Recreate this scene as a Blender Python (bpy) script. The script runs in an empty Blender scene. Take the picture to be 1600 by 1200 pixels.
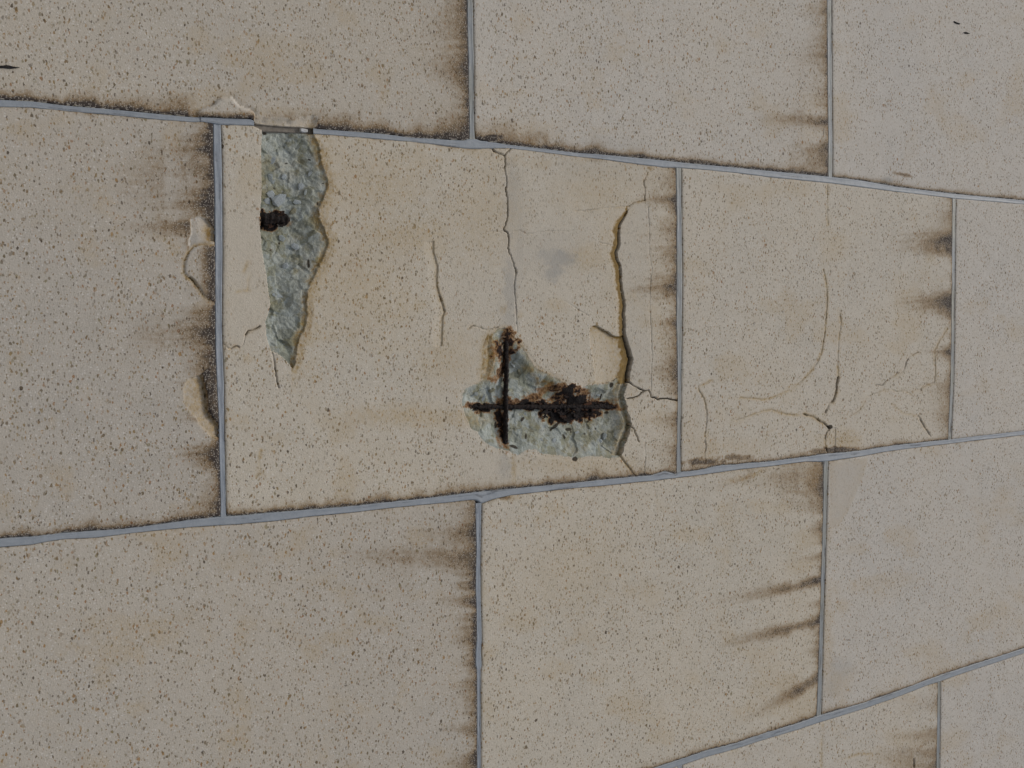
import bpy, math, random
import numpy as np
from mathutils import Matrix, Vector

# ------------------------------------------------------------------ camera, sky, sun, exposure
F = 1500.0                                   # focal length in photo pixels (1600 wide)
VX, VY, UY = 2511.0, -111.0, 27000.0
UX = (-VY * UY - F * F) / VX
SC = 1.0                                     # set below: metres per unit distance
d1 = np.array([VX, VY, F]); d1 /= np.linalg.norm(d1)          # world up, in camera axes (right, down, forward)
d2 = np.array([UX, UY, F]); d2 /= np.linalg.norm(d2)
d2 -= d1 * (d1 @ d2); d2 /= np.linalg.norm(d2)                # world right
d3 = np.cross(d1, d2)                                         # into the wall
def _unit(px, py):
    v = np.array([px - 800.0, py - 600.0, F]); t = 1 / (d3 @ v)
    return t * (d2 @ v), t * (d1 @ v)
DIST = 0.60 / (_unit(1062, 500)[1] - _unit(341, 500)[1])      # a panel is 0.6 m tall
CAMZ = 1.6
def to_wall(px, py, y=0.0):
    """point on the vertical plane y that shows at photo pixel px,py (arrays allowed)"""
    px = np.asarray(px, float) - 800; py = np.asarray(py, float) - 600
    a = d3[0] * px + d3[1] * py + d3[2] * F; t = (DIST + y) / a
    X = t * (d2[0] * px + d2[1] * py + d2[2] * F); Z = t * (d1[0] * px + d1[1] * py + d1[2] * F) + CAMZ
    return X, Z
def to_px(X, Z):
    Z = Z - CAMZ
    cx = d2[0] * X + d1[0] * Z + d3[0] * DIST; cy = d2[1] * X + d1[1] * Z + d3[1] * DIST
    cz = d2[2] * X + d1[2] * Z + d3[2] * DIST; cz = np.maximum(cz, .05)
    return 800 + F * cx / cz, 600 + F * cy / cz

sc = bpy.context.scene
col = sc.collection
cam_d = bpy.data.cameras.new('camera'); cam = bpy.data.objects.new('camera', cam_d); col.objects.link(cam)
cam_d.sensor_width = 36; cam_d.lens = 36 * F / 1600; cam_d.clip_start = .02; cam_d.clip_end = 2000
ax = [np.array(v, float) for v in ((1, 0, 0), (0, -1, 0), (0, 0, -1))]
M = Matrix.Identity(4)
for j, a in enumerate(ax):
    w = (d2 @ a, d3 @ a, d1 @ a)
    for i in range(3): M[i][j] = w[i]
M[0][3], M[1][3], M[2][3] = 0, -DIST, CAMZ
cam.matrix_world = M
sc.camera = cam

SUN_EL, SUN_AZ = math.radians(58), math.radians(205)          # azimuth clockwise from +Y
world = bpy.data.worlds.new('World'); sc.world = world; world.use_nodes = True
wn = world.node_tree.nodes; wl = world.node_tree.links
sky = wn.new('ShaderNodeTexSky'); sky.sky_type = 'NISHITA'; sky.sun_disc = False
sky.sun_elevation = SUN_EL; sky.sun_rotation = SUN_AZ
sky.air_density = 1.0; sky.dust_density = 3.0; sky.ozone_density = 1.0
bg = wn['Background']; bg.inputs['Strength'].default_value = 0.085
wl.new(sky.outputs[0], bg.inputs[0])
sun_d = bpy.data.lights.new('sun', 'SUN'); sun = bpy.data.objects.new('sun', sun_d); col.objects.link(sun)
sun_d.energy = 1.0; sun_d.angle = math.radians(14); sun_d.color = (1, .96, .86)
sdir = Vector((math.sin(SUN_AZ) * math.cos(SUN_EL), math.cos(SUN_AZ) * math.cos(SUN_EL), math.sin(SUN_EL)))
sun.location = (0, -3, 8)
sun.rotation_euler = sdir.to_track_quat('Z', 'Y').to_euler()
sc.view_settings.view_transform = 'Standard'; sc.view_settings.look = 'None'
sc.view_settings.exposure = 0.27; sc.view_settings.gamma = 1; sc.view_settings.use_curve_mapping = False

# ------------------------------------------------------------------ numeric helpers
rs = np.random.RandomState(7)
LAT = rs.rand(256, 256)
def vnoise(x, y, seed=0):
    x = np.asarray(x, float) + seed * 17.31; y = np.asarray(y, float) + seed * 9.77
    xi = np.floor(x).astype(np.int64); yi = np.floor(y).astype(np.int64)
    fx = x - xi; fy = y - yi; fx = fx * fx * (3 - 2 * fx); fy = fy * fy * (3 - 2 * fy)
    g = lambda a, b: LAT[a & 255, b & 255]
    return (g(xi, yi) * (1 - fx) + g(xi + 1, yi) * fx) * (1 - fy) + (g(xi, yi + 1) * (1 - fx) + g(xi + 1, yi + 1) * fx) * fy
def fbm(x, y, seed=0, o=4):
    s = 0; a = .5; t = 0
    for k in range(o):
        s = s + a * vnoise(x * 2 ** k, y * 2 ** k, seed + k * 3); t += a; a *= .55
    return s / t
def sm(x, a, b):
    t = np.clip((x - a) / (b - a), 0, 1); return t * t * (3 - 2 * t)
def seg_dist(px, py, pts, close=False):
    pts = list(pts) + ([pts[0]] if close else [])
    d = np.full(px.shape, 1e9)
    for (ax_, ay), (bx, by) in zip(pts[:-1], pts[1:]):
        vx, vy = bx - ax_, by - ay; L = vx * vx + vy * vy + 1e-9
        t = np.clip(((px - ax_) * vx + (py - ay) * vy) / L, 0, 1)
        np.minimum(d, np.hypot(px - ax_ - t * vx, py - ay - t * vy), out=d)
    return d
def inside(px, py, poly):
    c = np.zeros(px.shape, bool); n = len(poly)
    for i in range(n):
        x1, y1 = poly[i]; x2, y2 = poly[(i + 1) % n]
        if y1 == y2: continue
        c ^= ((y1 > py) != (y2 > py)) & (px < (x2 - x1) * (py - y1) / (y2 - y1) + x1)
    return c
def jitter(pts, amp=.8, step=3, seed=1, close=False):
    pts = list(pts) + ([pts[0]] if close else [])
    r = random.Random(seed); out = []
    for (ax_, ay), (bx, by) in zip(pts[:-1], pts[1:]):
        L = math.hypot(bx - ax_, by - ay); n = max(1, int(L / step))
        for k in range(n):
            t = k / n; a = amp if k else amp * .3
            out.append((ax_ + (bx - ax_) * t + r.uniform(-a, a), ay + (by - ay) * t + r.uniform(-a, a)))
    if not close: out.append(pts[-1])
    return out
def local(px, py, pts, m):
    xs = [p[0] for p in pts]; ys = [p[1] for p in pts]
    return np.nonzero((px > min(xs) - m) & (px < max(xs) + m) & (py > min(ys) - m) & (py < max(ys) + m))[0]

# ------------------------------------------------------------------ materials
def nodes(name):
    m = bpy.data.materials.new(name); m.use_nodes = True
    nt = m.node_tree; return m, nt, nt.nodes['Principled BSDF']
class G:
    def __init__(s, nt): s.nt = nt
    def n(s, t, **kw):
        x = s.nt.nodes.new(t)
        for k, v in kw.items(): setattr(x, k, v)
        return x
    def put(s, sock, v):
        if isinstance(v, bpy.types.NodeSocket): s.nt.links.new(v, sock)
        else: sock.default_value = v
    def math(s, op, a, b=0.0, clamp=False):
        x = s.n('ShaderNodeMath', operation=op, use_clamp=clamp); s.put(x.inputs[0], a); s.put(x.inputs[1], b); return x.outputs[0]
    def mix(s, f, a, b):
        x = s.n('ShaderNodeMix', data_type='RGBA'); s.put(x.inputs[0], f)
        for i, v in ((6, a), (7, b)): s.put(x.inputs[i], v if isinstance(v, bpy.types.NodeSocket) else (*v, 1))
        return x.outputs[2]
    def mul(s, f, a, b):
        x = s.n('ShaderNodeMix', data_type='RGBA', blend_type='MULTIPLY'); s.put(x.inputs[0], f)
        for i, v in ((6, a), (7, b)): s.put(x.inputs[i], v if isinstance(v, bpy.types.NodeSocket) else (*v, 1))
        return x.outputs[2]
    def ramp(s, v, a, b, lo=0.0, hi=1.0):
        x = s.n('ShaderNodeMapRange', interpolation_type='SMOOTHSTEP')
        for i, q in enumerate((v, a, b, lo, hi)): s.put(x.inputs[i], q)
        return x.outputs[0]
    def noise(s, vec, scale, detail=3, rough=.55, seed=0.0):
        x = s.n('ShaderNodeTexNoise', noise_dimensions='3D'); s.put(x.inputs['Vector'], vec)
        x.inputs['Scale'].default_value = scale; x.inputs['Detail'].default_value = detail; x.inputs['Roughness'].default_value = rough
        return x.outputs['Fac']
    def bump(s, bsdf, hts):
        prev = None
        for h, dist, st in hts:
            x = s.n('ShaderNodeBump'); x.inputs['Distance'].default_value = dist; x.inputs['Strength'].default_value = st
            s.put(x.inputs['Height'], h)
            if prev: s.nt.links.new(prev, x.inputs['Normal'])
            prev = x.outputs[0]
        s.nt.links.new(prev, bsdf.inputs['Normal'])
    def sep(s, c):
        x = s.n('ShaderNodeSeparateColor'); s.put(x.inputs[0], c); return x.outputs
    def voro(s, vec, scale, rnd=1.0, feat='F1'):
        x = s.n('ShaderNodeTexVoronoi', voronoi_dimensions='2D', feature=feat); s.put(x.inputs['Vector'], vec)
        x.inputs['Scale'].default_value = scale; x.inputs['Randomness'].default_value = rnd; return x
    def palette(s, v, cols):
        x = s.n('ShaderNodeValToRGB'); cr = x.color_ramp; cr.interpolation = 'CONSTANT'
        while len(cr.elements) < len(cols): cr.elements.new(.5)
        for i, c in enumerate(cols): cr.elements[i].position = i / len(cols); cr.elements[i].color = (*c, 1)
        s.put(x.inputs[0], v); return x.outputs[0]

def wall_material():
    m, nt, bs = nodes('terrazzo_concrete'); g = G(nt)
    oc = g.n('ShaderNodeTexCoord').outputs['Object']
    sp = g.n('ShaderNodeSeparateXYZ'); g.put(sp.inputs[0], oc)
    cb = g.n('ShaderNodeCombineXYZ'); g.put(cb.inputs[0], sp.outputs[0]); g.put(cb.inputs[1], sp.outputs[2])
    P2 = cb.outputs[0]
    def attr(name):
        a = g.n('ShaderNodeAttribute'); a.attribute_name = name; s_ = g.sep(a.outputs['Color']); return s_[0], s_[1], s_[2], a.outputs['Alpha']
    stain, ochre, smooth, grey = attr('wear_a'); rust, dark, expo, white = attr('wear_b')
    pv = g.n('ShaderNodeAttribute'); pv.attribute_name = 'panel_tone'; tone = pv.outputs['Fac']
    # warped coordinates so the chips are irregular
    nz = g.n('ShaderNodeTexNoise'); g.put(nz.inputs['Vector'], oc); nz.inputs['Scale'].default_value = 420; nz.inputs['Detail'].default_value = 1
    vs = g.n('ShaderNodeVectorMath', operation='MULTIPLY_ADD'); g.put(vs.inputs[0], nz.outputs['Color']); vs.inputs[1].default_value = (.0022, .0022, 0); g.put(vs.inputs[2], P2)
    W = vs.outputs[0]
    lo = g.noise(oc, 5, 3); mid = g.noise(oc, 34, 4, .6); fine = g.noise(oc, 520, 3, .7)
    base = g.mix(g.ramp(lo, .35, .65), (.530, .487, .402), (.505, .475, .408))
    base = g.mix(g.ramp(mid, .3, .75, 0, .8), base, (.560, .523, .446))
    base = g.mix(g.math('MULTIPLY', smooth, .55), base, (.528, .490, .415))
    base = g.mul(1.0, base, g.mix(g.ramp(fine, .3, .7), (.93, .93, .92), (1.06, 1.06, 1.06)))
    tn = g.mix(g.ramp(tone, .15, .6), (.90, .878, .886), (1.055, 1.022, .99))
    base = g.mul(1.0, base, g.mix(g.ramp(tone, .62, 1.0), tn, (1.03, 1.03, 1.085)))
    chipm = None
    keep = g.math('SUBTRACT', 1.0, g.math('MULTIPLY', smooth, .93), True)
    browns = [(.20, .13, .055), (.15, .115, .06), (.27, .19, .085), (.34, .21, .085), (.085, .062, .04), (.25, .21, .12), (.30, .17, .08), (.16, .12, .07)]
    dens = g.ramp(g.noise(oc, 22, 2), .3, .7, .8, 1.15)
    for k, (ang, sx, sy, thr, pres) in enumerate(((.3, 165, 290, .24, .80), (1.35, 172, 300, .24, .80), (2.4, 168, 295, .23, .80), (.9, 260, 440, .25, .72), (2.0, 270, 420, .25, .72), (0.1, 95, 130, .17, .93))):
        mp = g.n('ShaderNodeMapping'); g.put(mp.inputs['Vector'], W)
        mp.inputs['Rotation'].default_value = (0, 0, ang); mp.inputs['Scale'].default_value = (sx, sy, 1); mp.inputs['Location'].default_value = (k * 3.7, k * 1.9, 0)
        v = g.voro(mp.outputs[0], 1.0); c = g.sep(v.outputs['Color'])
        r = g.math('MULTIPLY', g.ramp(c[0], pres, 1.0, 0, 1), thr); r = g.math('MULTIPLY', r, dens)
        r = g.math('ADD', r, g.math('MULTIPLY', g.math('GREATER_THAN', c[0], pres), thr * .35))
        d = g.math('SUBTRACT', r, v.outputs['Distance'])
        mk = g.math('MULTIPLY', g.ramp(d, -.03, .05), g.math('MULTIPLY', keep, g.math('GREATER_THAN', c[0], pres)))
        op = g.math('MULTIPLY', mk, g.ramp(c[2], 0, 1, .30 if k in (3, 4) else .40, .80 if k in (3, 4) else .90))
        base = g.mix(op, base, g.palette(c[1], browns[k % 3:] + browns[:k % 3]))
        chipm = mk if chipm is None else g.math('MAXIMUM', chipm, mk)
    # pale quartz grains
    v = g.voro(W, 380); c = g.sep(v.outputs['Color'])
    wm = g.math('MULTIPLY', g.math('GREATER_THAN', c[0], .84), g.ramp(v.outputs['Distance'], .36, .22))
    base = g.mix(g.math('MULTIPLY', g.math('MULTIPLY', wm, keep), .38), base, (.74, .72, .68))
    # slight cement-grey patches and clean whitish cement
    base = g.mix(g.math('MULTIPLY', grey, g.ramp(mid, .2, .6, .5, .9)), base, (.34, .33, .305))
    base = g.mix(g.math('MULTIPLY', white, g.ramp(mid, .2, .6, .5, .9)), base, (.60, .56, .49))
    # broken-out grey concrete, with pale and olive stones
    v1 = g.voro(W, 85); c1 = g.sep(v1.outputs['Color']); v2 = g.voro(W, 240); c2 = g.sep(v2.outputs['Color'])
    ex = g.palette(c1[0], [(.31, .33, .31), (.28, .30, .27), (.38, .41, .41), (.29, .30, .25), (.35, .38, .38), (.28, .28, .22), (.40, .43, .43), (.31, .325, .30)])
    ex = g.mix(g.ramp(g.noise(oc, 120, 4, .65), .38, .62, 0, .6), ex, (.32, .32, .27))
    ex = g.mix(g.ramp(g.noise(oc, 46, 5, .65), .53, .60, 0, .62), ex, (.235, .215, .13))
    ex = g.mix(g.ramp(g.noise(oc, 58, 5, .65), .51, .44, 0, .62), ex, (.45, .475, .47))
    ex = g.mul(1.0, ex, g.mix(c2[1], (.84, .85, .80), (1.08, 1.09, 1.02)))
    base = g.mix(g.ramp(g.math('ADD', expo, g.math('MULTIPLY', g.math('SUBTRACT', g.noise(oc, 330, 4, .7), .5), .9)), .42, .58), base, ex)
    # ochre seepage
    on = g.math('MULTIPLY', ochre, g.math('MAXIMUM', g.ramp(g.noise(oc, 260, 3, .65), .3, .65, .35, 1.15), g.ramp(ochre, .55, .95)), True)
    base = g.mix(on, base, g.mix(g.ramp(g.math('ADD', g.math('MULTIPLY', ochre, .8), g.noise(oc, 110, 3, .6)), .7, 1.35), (.43, .29, .105), (.21, .13, .035)))
    # grime: brown haze then near black, grains of quartz stay clean
    gn = g.noise(oc, 210, 4, .7)
    st = g.math('ADD', stain, g.math('MULTIPLY', g.math('SUBTRACT', gn, .5), g.math('MULTIPLY', g.ramp(stain, 0, .25), .55)))
    base = g.mul(g.ramp(st, .04, .55, 0, .85), base, (.50, .375, .225))
    base = g.mix(g.ramp(st, .38, .92, 0, .92), base, (.040, .034, .033))
    gv = g.voro(W, 620); gc = g.sep(gv.outputs['Color'])
    qm = g.math('MULTIPLY', g.math('GREATER_THAN', gc[0], .5), g.ramp(gv.outputs['Distance'], .45, .2))
    base = g.mix(g.math('MULTIPLY', qm, g.ramp(st, .10, .4, 0, .62)), base, (.48, .43, .36))
    # rust: orange halo to black-brown scale
    rn = g.math('ADD', rust, g.math('MULTIPLY', g.math('SUBTRACT', g.noise(oc, 300, 4, .7), .5), g.math('MULTIPLY', g.ramp(rust, 0, .2), .55)))
    base = g.mix(g.ramp(rn, .10, .42, 0, .85), base, (.27, .125, .03))
    base = g.mix(g.ramp(rn, .34, .52, 0, 1), base, (.050, .021, .012))
    base = g.mix(g.ramp(rn, .42, .62, 0, 1), base, (.012, .009, .008))
    base = g.mix(g.ramp(dark, .05, .9, 0, .95), base, (.035, .026, .016))
    g.put(bs.inputs['Base Color'], base); bs.inputs['Roughness'].default_value = .86
    bs.inputs['Specular IOR Level'].default_value = .25
    hh = g.math('ADD', g.math('MULTIPLY', fine, .6), g.math('MULTIPLY', g.noise(oc, 160, 3), .8))
    hh = g.math('SUBTRACT', hh, g.math('MULTIPLY', chipm, .25))
    hh = g.math('ADD', hh, g.math('MULTIPLY', qm, .35))
    g.bump(bs, ((hh, .0007, .42), (g.math('MULTIPLY', g.math('MAXIMUM', expo, rust), g.math('ADD', gn, c2[1])), .0022, .5)))
    return m
MAT = wall_material()

def sealant_material():
    m, nt, bs = nodes('grey_sealant'); g = G(nt)
    oc = g.n('ShaderNodeTexCoord').outputs['Object']
    a = g.n('ShaderNodeAttribute'); a.attribute_name = 'wear_a'; s_ = g.sep(a.outputs['Color'])
    n1 = g.noise(oc, 14, 3); n2 = g.noise(oc, 90, 4, .6); n3 = g.noise(oc, 700, 3)
    c = g.mix(g.ramp(n2, .3, .7), (.275, .305, .340), (.32, .35, .382))
    c = g.mix(g.math('MULTIPLY', s_[1], g.ramp(n1, .3, .7, .25, 1)), c, (.29, .285, .235))
    c = g.mul(1.0, c, g.mix(n3, (.9, .9, .9), (1.08, 1.08, 1.08)))
    st = g.math('ADD', s_[0], g.math('MULTIPLY', g.math('SUBTRACT', g.noise(oc, 240, 4, .7), .5), .5))
    c = g.mix(g.ramp(st, .35, .85, 0, .9), c, (.06, .058, .062))
    g.put(bs.inputs['Base Color'], c); bs.inputs['Roughness'].default_value = .55
    bs.inputs['Specular IOR Level'].default_value = .4
    g.bump(bs, ((n3, .0004, .35), (n2, .0012, .5)))
    return m
SEAL = sealant_material()

def plain(name, c1, c2, scale=200, rough=.85, bumpd=.0008, spec=.3):
    m, nt, bs = nodes(name); g = G(nt)
    oc = g.n('ShaderNodeTexCoord').outputs['Object']
    n = g.noise(oc, scale, 4, .65)
    g.put(bs.inputs['Base Color'], g.mix(g.ramp(n, .35, .65), c1, c2)); bs.inputs['Roughness'].default_value = rough
    bs.inputs['Specular IOR Level'].default_value = spec
    g.bump(bs, ((n, bumpd, .8),))
    return m
M_RUST = plain('rusted_steel', (.008, .007, .007), (.020, .011, .008), 420, .8, .0015)
M_FLAKE = plain('rust_scale', (.012, .008, .007), (.075, .030, .011), 260, .85, .0015)
M_STONE = [plain('pale_stone', (.42, .46, .47), (.31, .34, .34), 90), plain('grey_stone', (.27, .31, .32), (.34, .36, .33), 90),
           plain('olive_stone', (.20, .185, .12), (.30, .29, .21), 150), plain('brown_stone', (.13, .10, .07), (.25, .20, .14), 120)]
M_DARK = plain('dark_dirt', (.012, .011, .014), (.03, .026, .02), 600)
M_BACK = plain('joint_backer', (.20, .175, .145), (.27, .24, .20), 180)
M_WHITE = plain('white_scrap', (.62, .62, .62), (.5, .5, .48), 300)
M_GROUND = plain('paving', (.20, .19, .18), (.27, .26, .24), 6, .9, .002)

# ------------------------------------------------------------------ traced joints (photo pixels -> wall plane)
L1u = [(0,155),(50,157.5),(100,164),(150,168),(200,172.5),(250,177.5),(300,182.5),(340,183.5),(395,185.5),(400,193),(465,197.5),(488,199),(495,201),(520,202.5),(600,208.5),(640,214),(700,217.5),(726,218.5),(732,216),(745,216),(752,219),(761,219.5),(764,221),(775,222),(790,225),(820,228.5),(850,232),(900,238),(930,240),(1000,246),(1040,250),(1060,252.5),(1100,256.5),(1150,261),(1200,266),(1280,273.5),(1300,275.5),(1350,281.5),(1400,291),(1450,297),(1490,302),(1600,312.7)]
L1l = [(0,167),(50,168),(100,173),(150,177.5),(200,182),(250,187),(300,190.5),(315,190),(335,193),(345,195),(395,196),(410,203),(465,206),(490,209),(520,211),(600,218),(640,221),(680,226),(700,229),(735,233),(760,232),(790,231.5),(800,232),(850,238),(900,244.5),(940,248.5),(1000,257),(1040,262),(1060,262),(1100,265),(1150,270),(1200,276.5),(1280,284.5),(1300,286.5),(1350,293),(1400,299.5),(1450,305),(1490,310),(1600,319)]
L2u = [(0,841),(50,838),(100,832.5),(150,829),(200,825.5),(250,819),(300,811.5),(343,807),(380,804.5),(430,800),(480,796),(530,792.5),(555,790),(600,785),(650,780),(700,774),(740,769),(760,766.7),(800,763),(850,758.6),(900,754),(950,748.5),(1000,743.8),(1020,742),(1032,738),(1040,736),(1050,738.5),(1056,741),(1062,737),(1080,735.7),(1100,733),(1120,728),(1130,726.5),(1150,725.5),(1160,724),(1200,721),(1260,713.5),(1290,708.8),(1320,706.5),(1350,703),(1380,698.5),(1400,695.5),(1440,691),(1485,686.5),(1530,681),(1600,673)]
L2l = [(0,856),(50,852),(80,846),(100,843),(150,841),(200,834.5),(250,829),(300,824.5),(340,822),(380,819.5),(400,817.5),(430,815),(480,808.5),(530,803.5),(555,801),(600,795.5),(650,790.5),(700,786),(735,782),(745,782),(753,788),(760,785.5),(770,781.5),(780,779),(800,774.5),(850,768.5),(900,763),(950,759),(1000,753.5),(1020,752),(1055,747.5),(1080,744.5),(1100,742),(1160,733.5),(1200,729.5),(1260,721.5),(1284,722),(1298,721),(1320,717.5),(1350,713),(1380,707),(1400,704),(1440,699),(1485,693.5),(1530,688),(1600,680)]
L3u = [(900,1243),(960,1222),(1028,1198),(1060,1187.5),(1100,1174),(1150,1161),(1200,1144),(1250,1129),(1280,1118),(1350,1098),(1400,1081),(1450,1062),(1468,1055.5),(1500,1045),(1600,1013)]
L3l = [(900,1255),(980,1226),(1052,1201),(1080,1191.5),(1100,1185),(1150,1171),(1200,1155),(1250,1140),(1280,1130),(1350,1108.5),(1400,1091),(1450,1071.5),(1468,1066),(1500,1054.5),(1600,1021.5)]
JA = [(188,333,346),(250,333.5,348),(300,335,348.5),(400,336,349),(450,336,348),(500,336.5,348),(540,336.5,348.5),(600,338.5,351),(660,342,351.5),(700,342.5,352),(750,344,353),(790,345,354),(815,344,355)]
JB = [(0,730,740),(100,732,741.5),(200,734,742),(222,733,744)]
JC = [(0,1293,1300.5),(130,1294,1301),(200,1295,1301.8),(280,1295,1302)]
JD = [(255,1056.5,1066),(330,1058,1066),(430,1058,1067.5),(500,1057.5,1067),(600,1060,1065.5),(700,1058.5,1064.5),(742,1058,1065)]
JE = [(305,1489,1494.5),(400,1488.5,1493.5),(500,1487.5,1492.7),(600,1486,1491),(692,1482,1487)]
JF = [(780,743,754),(860,745,752),(920,743.5,752),(948,745,752.5),(1000,745.2,754),(1020,743.5,752.8),(1040,743.5,754),(1046,745.5,752),(1100,746,752),(1200,746,752)]
JG = [(718,1287.5,1295),(800,1287,1293),(900,1284,1290),(1000,1281,1287),(1060,1279,1285.5),(1125,1276.5,1284)]
JH = [(1060,1466,1470.5),(1120,1465.3,1470),(1200,1464,1469)]

PW = 0.5 * ((to_wall(1000, 748)[0] - to_wall(1000, 250)[0]) + (to_wall(1500, 1050)[0] - to_wall(1500, 684)[0]))
PH = 0.60
_, ZA = to_wall(341.5, 500); XL1 = float(to_wall(900, 241)[0]); XL2 = float(to_wall(900, 758)[0]); XL3 = float(to_wall(1300, 1115)[0])
HG = .0045                                            # half of a nominal joint
class HC:
    """a long joint edge: X as a function of Z"""
    def __init__(s, pts, nominal):
        x, z = to_wall([p[0] for p in pts], [p[1] for p in pts]) if pts else (np.array([nominal]), np.array([0.]))
        o = np.argsort(z); s.z, s.x = z[o], x[o]
        if pts: s.z = np.concatenate(([s.z[0] - .6], s.z, [s.z[-1] + .6])); s.x = np.concatenate(([nominal], s.x, [nominal]))
    def __call__(s, Z): return np.interp(Z, s.z, s.x)
class VC:
    """a cross joint edge: Z as a function of X"""
    def __init__(s, rows, col_, nominal):
        if rows:
            x, z = to_wall([r[col_] for r in rows], [r[0] for r in rows])
            o = np.argsort(x); s.x, s.z = x[o], z[o]
        else: s.x, s.z = np.array([0.]), np.array([nominal])
    def __call__(s, X): return np.interp(X, s.x, s.z)
LINES = {0: (HC(None, XL1 - PW - HG), HC(None, XL1 - PW + HG)), 1: (HC(L1u, XL1 - HG), HC(L1l, XL1 + HG)), 2: (HC(L2u, XL2 - HG), HC(L2l, XL2 + HG)),
         3: (HC(L3u, XL3 - HG), HC(L3l, XL3 + HG)), 4: (HC(None, XL3 + PW - HG), HC(None, XL3 + PW + HG)), -1: (HC(None, XL1 - 2 * PW - HG), HC(None, XL1 - 2 * PW + HG))}
TR = {(1, 0): JA, (0, 1): JB, (0, 3): JC, (1, 2): JD, (1, 4): JE, (2, 1): JF, (2, 3): JG, (3, 4): JH}
def joint(colm, k):
    r = TR.get((colm, k)); zn = ZA + PH / 2 * k
    return VC(r, 1, zn - HG), VC(r, 2, zn + HG)

# ------------------------------------------------------------------ traced damage (photo pixels)
CAV1_LEFT = [(410,196),(409,225),(408.5,250),(409,300),(408,325),(406.5,335),(409,345),(406,358),(409,375),(409,385),(410,392),(413,410),(417,430),(420,455),(423,475),(420,490),(415,503),(416,515),(418,530),(424,548)]
CAV1_RIGHT = [(424,548),(434,552),(443,560),(450,567),(458,576),(463,566),(465,545),(468,530),(476,518),(480,505),(481,480),(481,455),(488,440),(496,425),(505,405),(512,388),(514,375),(508,358),(499,340),(499,325),(508,305),(513,290),(513,280),(507,265),(502,250),(500,230),(492,213),(488,200)]
CAV1 = CAV1_LEFT + CAV1_RIGHT[1:]
CAV2 = [(787,512),(796,520),(805,528),(815,540),(825,556),(835,572),(842,578),(855,584),(866,589),(875,594),(885,601),(893,607),(903,610),(912,604),(922,601),(935,601),(950,599),(958,596),(966,590),(980,592),(978,605),(974,618),(978,632),(979,641),(983,655),(986,662),(983,676),(977,691),(973,704),(970,713),(958,716),(940,714),(922,713),(905,717),(890,714),(870,712),(855,710),(845,709),(837,703),(828,702),(818,707),(810,711),(800,708),(792,704),(780,702),(768,697),(757,690),(750,682),(747,675),(738,672),(733,662),(728,650),(725,642),(722,632),(723,615),(727,607),(738,603),(748,598),(756,592),(766,588),(773,570),(774,550),(770,535),(770,522),(776,514)]
LOBE = [(770,522),(762,523),(757,532),(754,546),(755,562),(752,580),(752,592),(762,590),(770,585),(774,560),(772,540)]
PATCH = [(922,513),(926,509),(935,510),(942,515),(951,519),(958,524),(963,526),(970,526),(976,522),(979,540),(984,560),(981,580),(978,594),(966,592),(957,596),(945,599),(931,600),(930,590),(929,575),(926,555),(922,535)]
C1 = [(1008,313),(998,315),(990,317),(983,322),(980,330),(975,340),(969,350),(967,360),(967,375),(966,385),(962,395),(964,405),(968,413),(970,425),(970,440),(972,455),(975,470),(976,478),(974,490),(975,505),(975,520),(978,532),(983,550),(986,562),(983,575),(981,588),(981,597)]
C1L = [(978,605),(974,618),(978,632),(979,641),(983,655),(986,662),(983,676),(977,691),(973,704),(970,713)]
C2 = [(789,243),(790,255),(788,262),(790,272),(792,285),(790,295),(793,312),(793,325),(792,345),(787,358),(794,366),(795,380),(794,388),(800,405),(807,427)]
C2b = [(807,427),(804,440),(804,455),(806,480),(807,500),(808,520)]
TRI = [(767,226),(772,236),(780,240),(789,243),(792,238),(799,232),(802,229)]
C3 = [(981,597),(992,604),(1000,608),(1007,611),(1013,610),(1016,615),(1018,621),(1023,621),(1028,625),(1035,623),(1045,623),(1058,626)]
C3b = [(978,623),(988,622),(996,619),(1005,612)]
C4 = [(984,663),(990,670),(994,680),(998,690)]
C5 = [(678,395),(681,405),(684,417),(683,430),(683,445),(687,460),(690,472),(694,484),(695,488),(692,497),(692,510),(691,523)]
C6 = [(733,513),(740,509),(750,512),(760,515),(768,514),(778,511)]
C7 = [(970,714),(978,725),(985,733),(993,744)]
CU = [(1012,270),(1006,283),(1008,297),(1008,313)]
HAIR_MID = [[(1012,322),(1015,370),(1014,390),(1018,420),(1016,450),(1015,480),(1018,530),(1018,560),(1017,610)], [(935,378),(950,382),(963,385)],
            [(760,362),(790,361),(800,362),(812,359),(820,364),(830,365),(840,362),(855,361),(877,362),(888,361)], [(881,470),(895,478),(905,485),(920,494)],
            [(1008,690),(1008,720),(1006,742)], [(1018,690),(1030,687),(1040,690)]]
STRIP_CR = [(348,535),(353,541),(358,545),(364,543),(370,540),(374,543)]
STRIP_DAB = [(384,523),(388,517),(393,516),(399,514),(406,510),(415,503)]
STRIP_LINK = [(374,543),(380,538),(384,523)]
STRIP_SIDE = [(424,548),(427,556),(429,570),(432,590),(434,600),(436,606)]
GROOVE = [(900,330),(925,328),(945,325),(960,324),(983,322)]
FLAP = [(980,330),(975,340),(969,350),(967,360),(967,375),(966,385),(962,395),(964,405),(968,413),(970,425),(970,440),(972,455),(975,470),(976,478),(974,490),(975,505),(975,520),(978,532),(983,550),(986,562),(983,575),(981,597),(978,605),(974,618),(978,632),(979,641),(983,655),(986,662),(983,676),(977,691),(973,704),(970,713),(993,744),(1062,740),(1062,310),(1008,313),(990,317)]
R1 = [(1286,421),(1289,430),(1292,450),(1293,468),(1291,490),(1289,520),(1285,545),(1278,565),(1270,577),(1260,588),(1247,600),(1235,609),(1220,616),(1205,622),(1190,624),(1170,622),(1150,622),(1142,623)]
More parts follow.
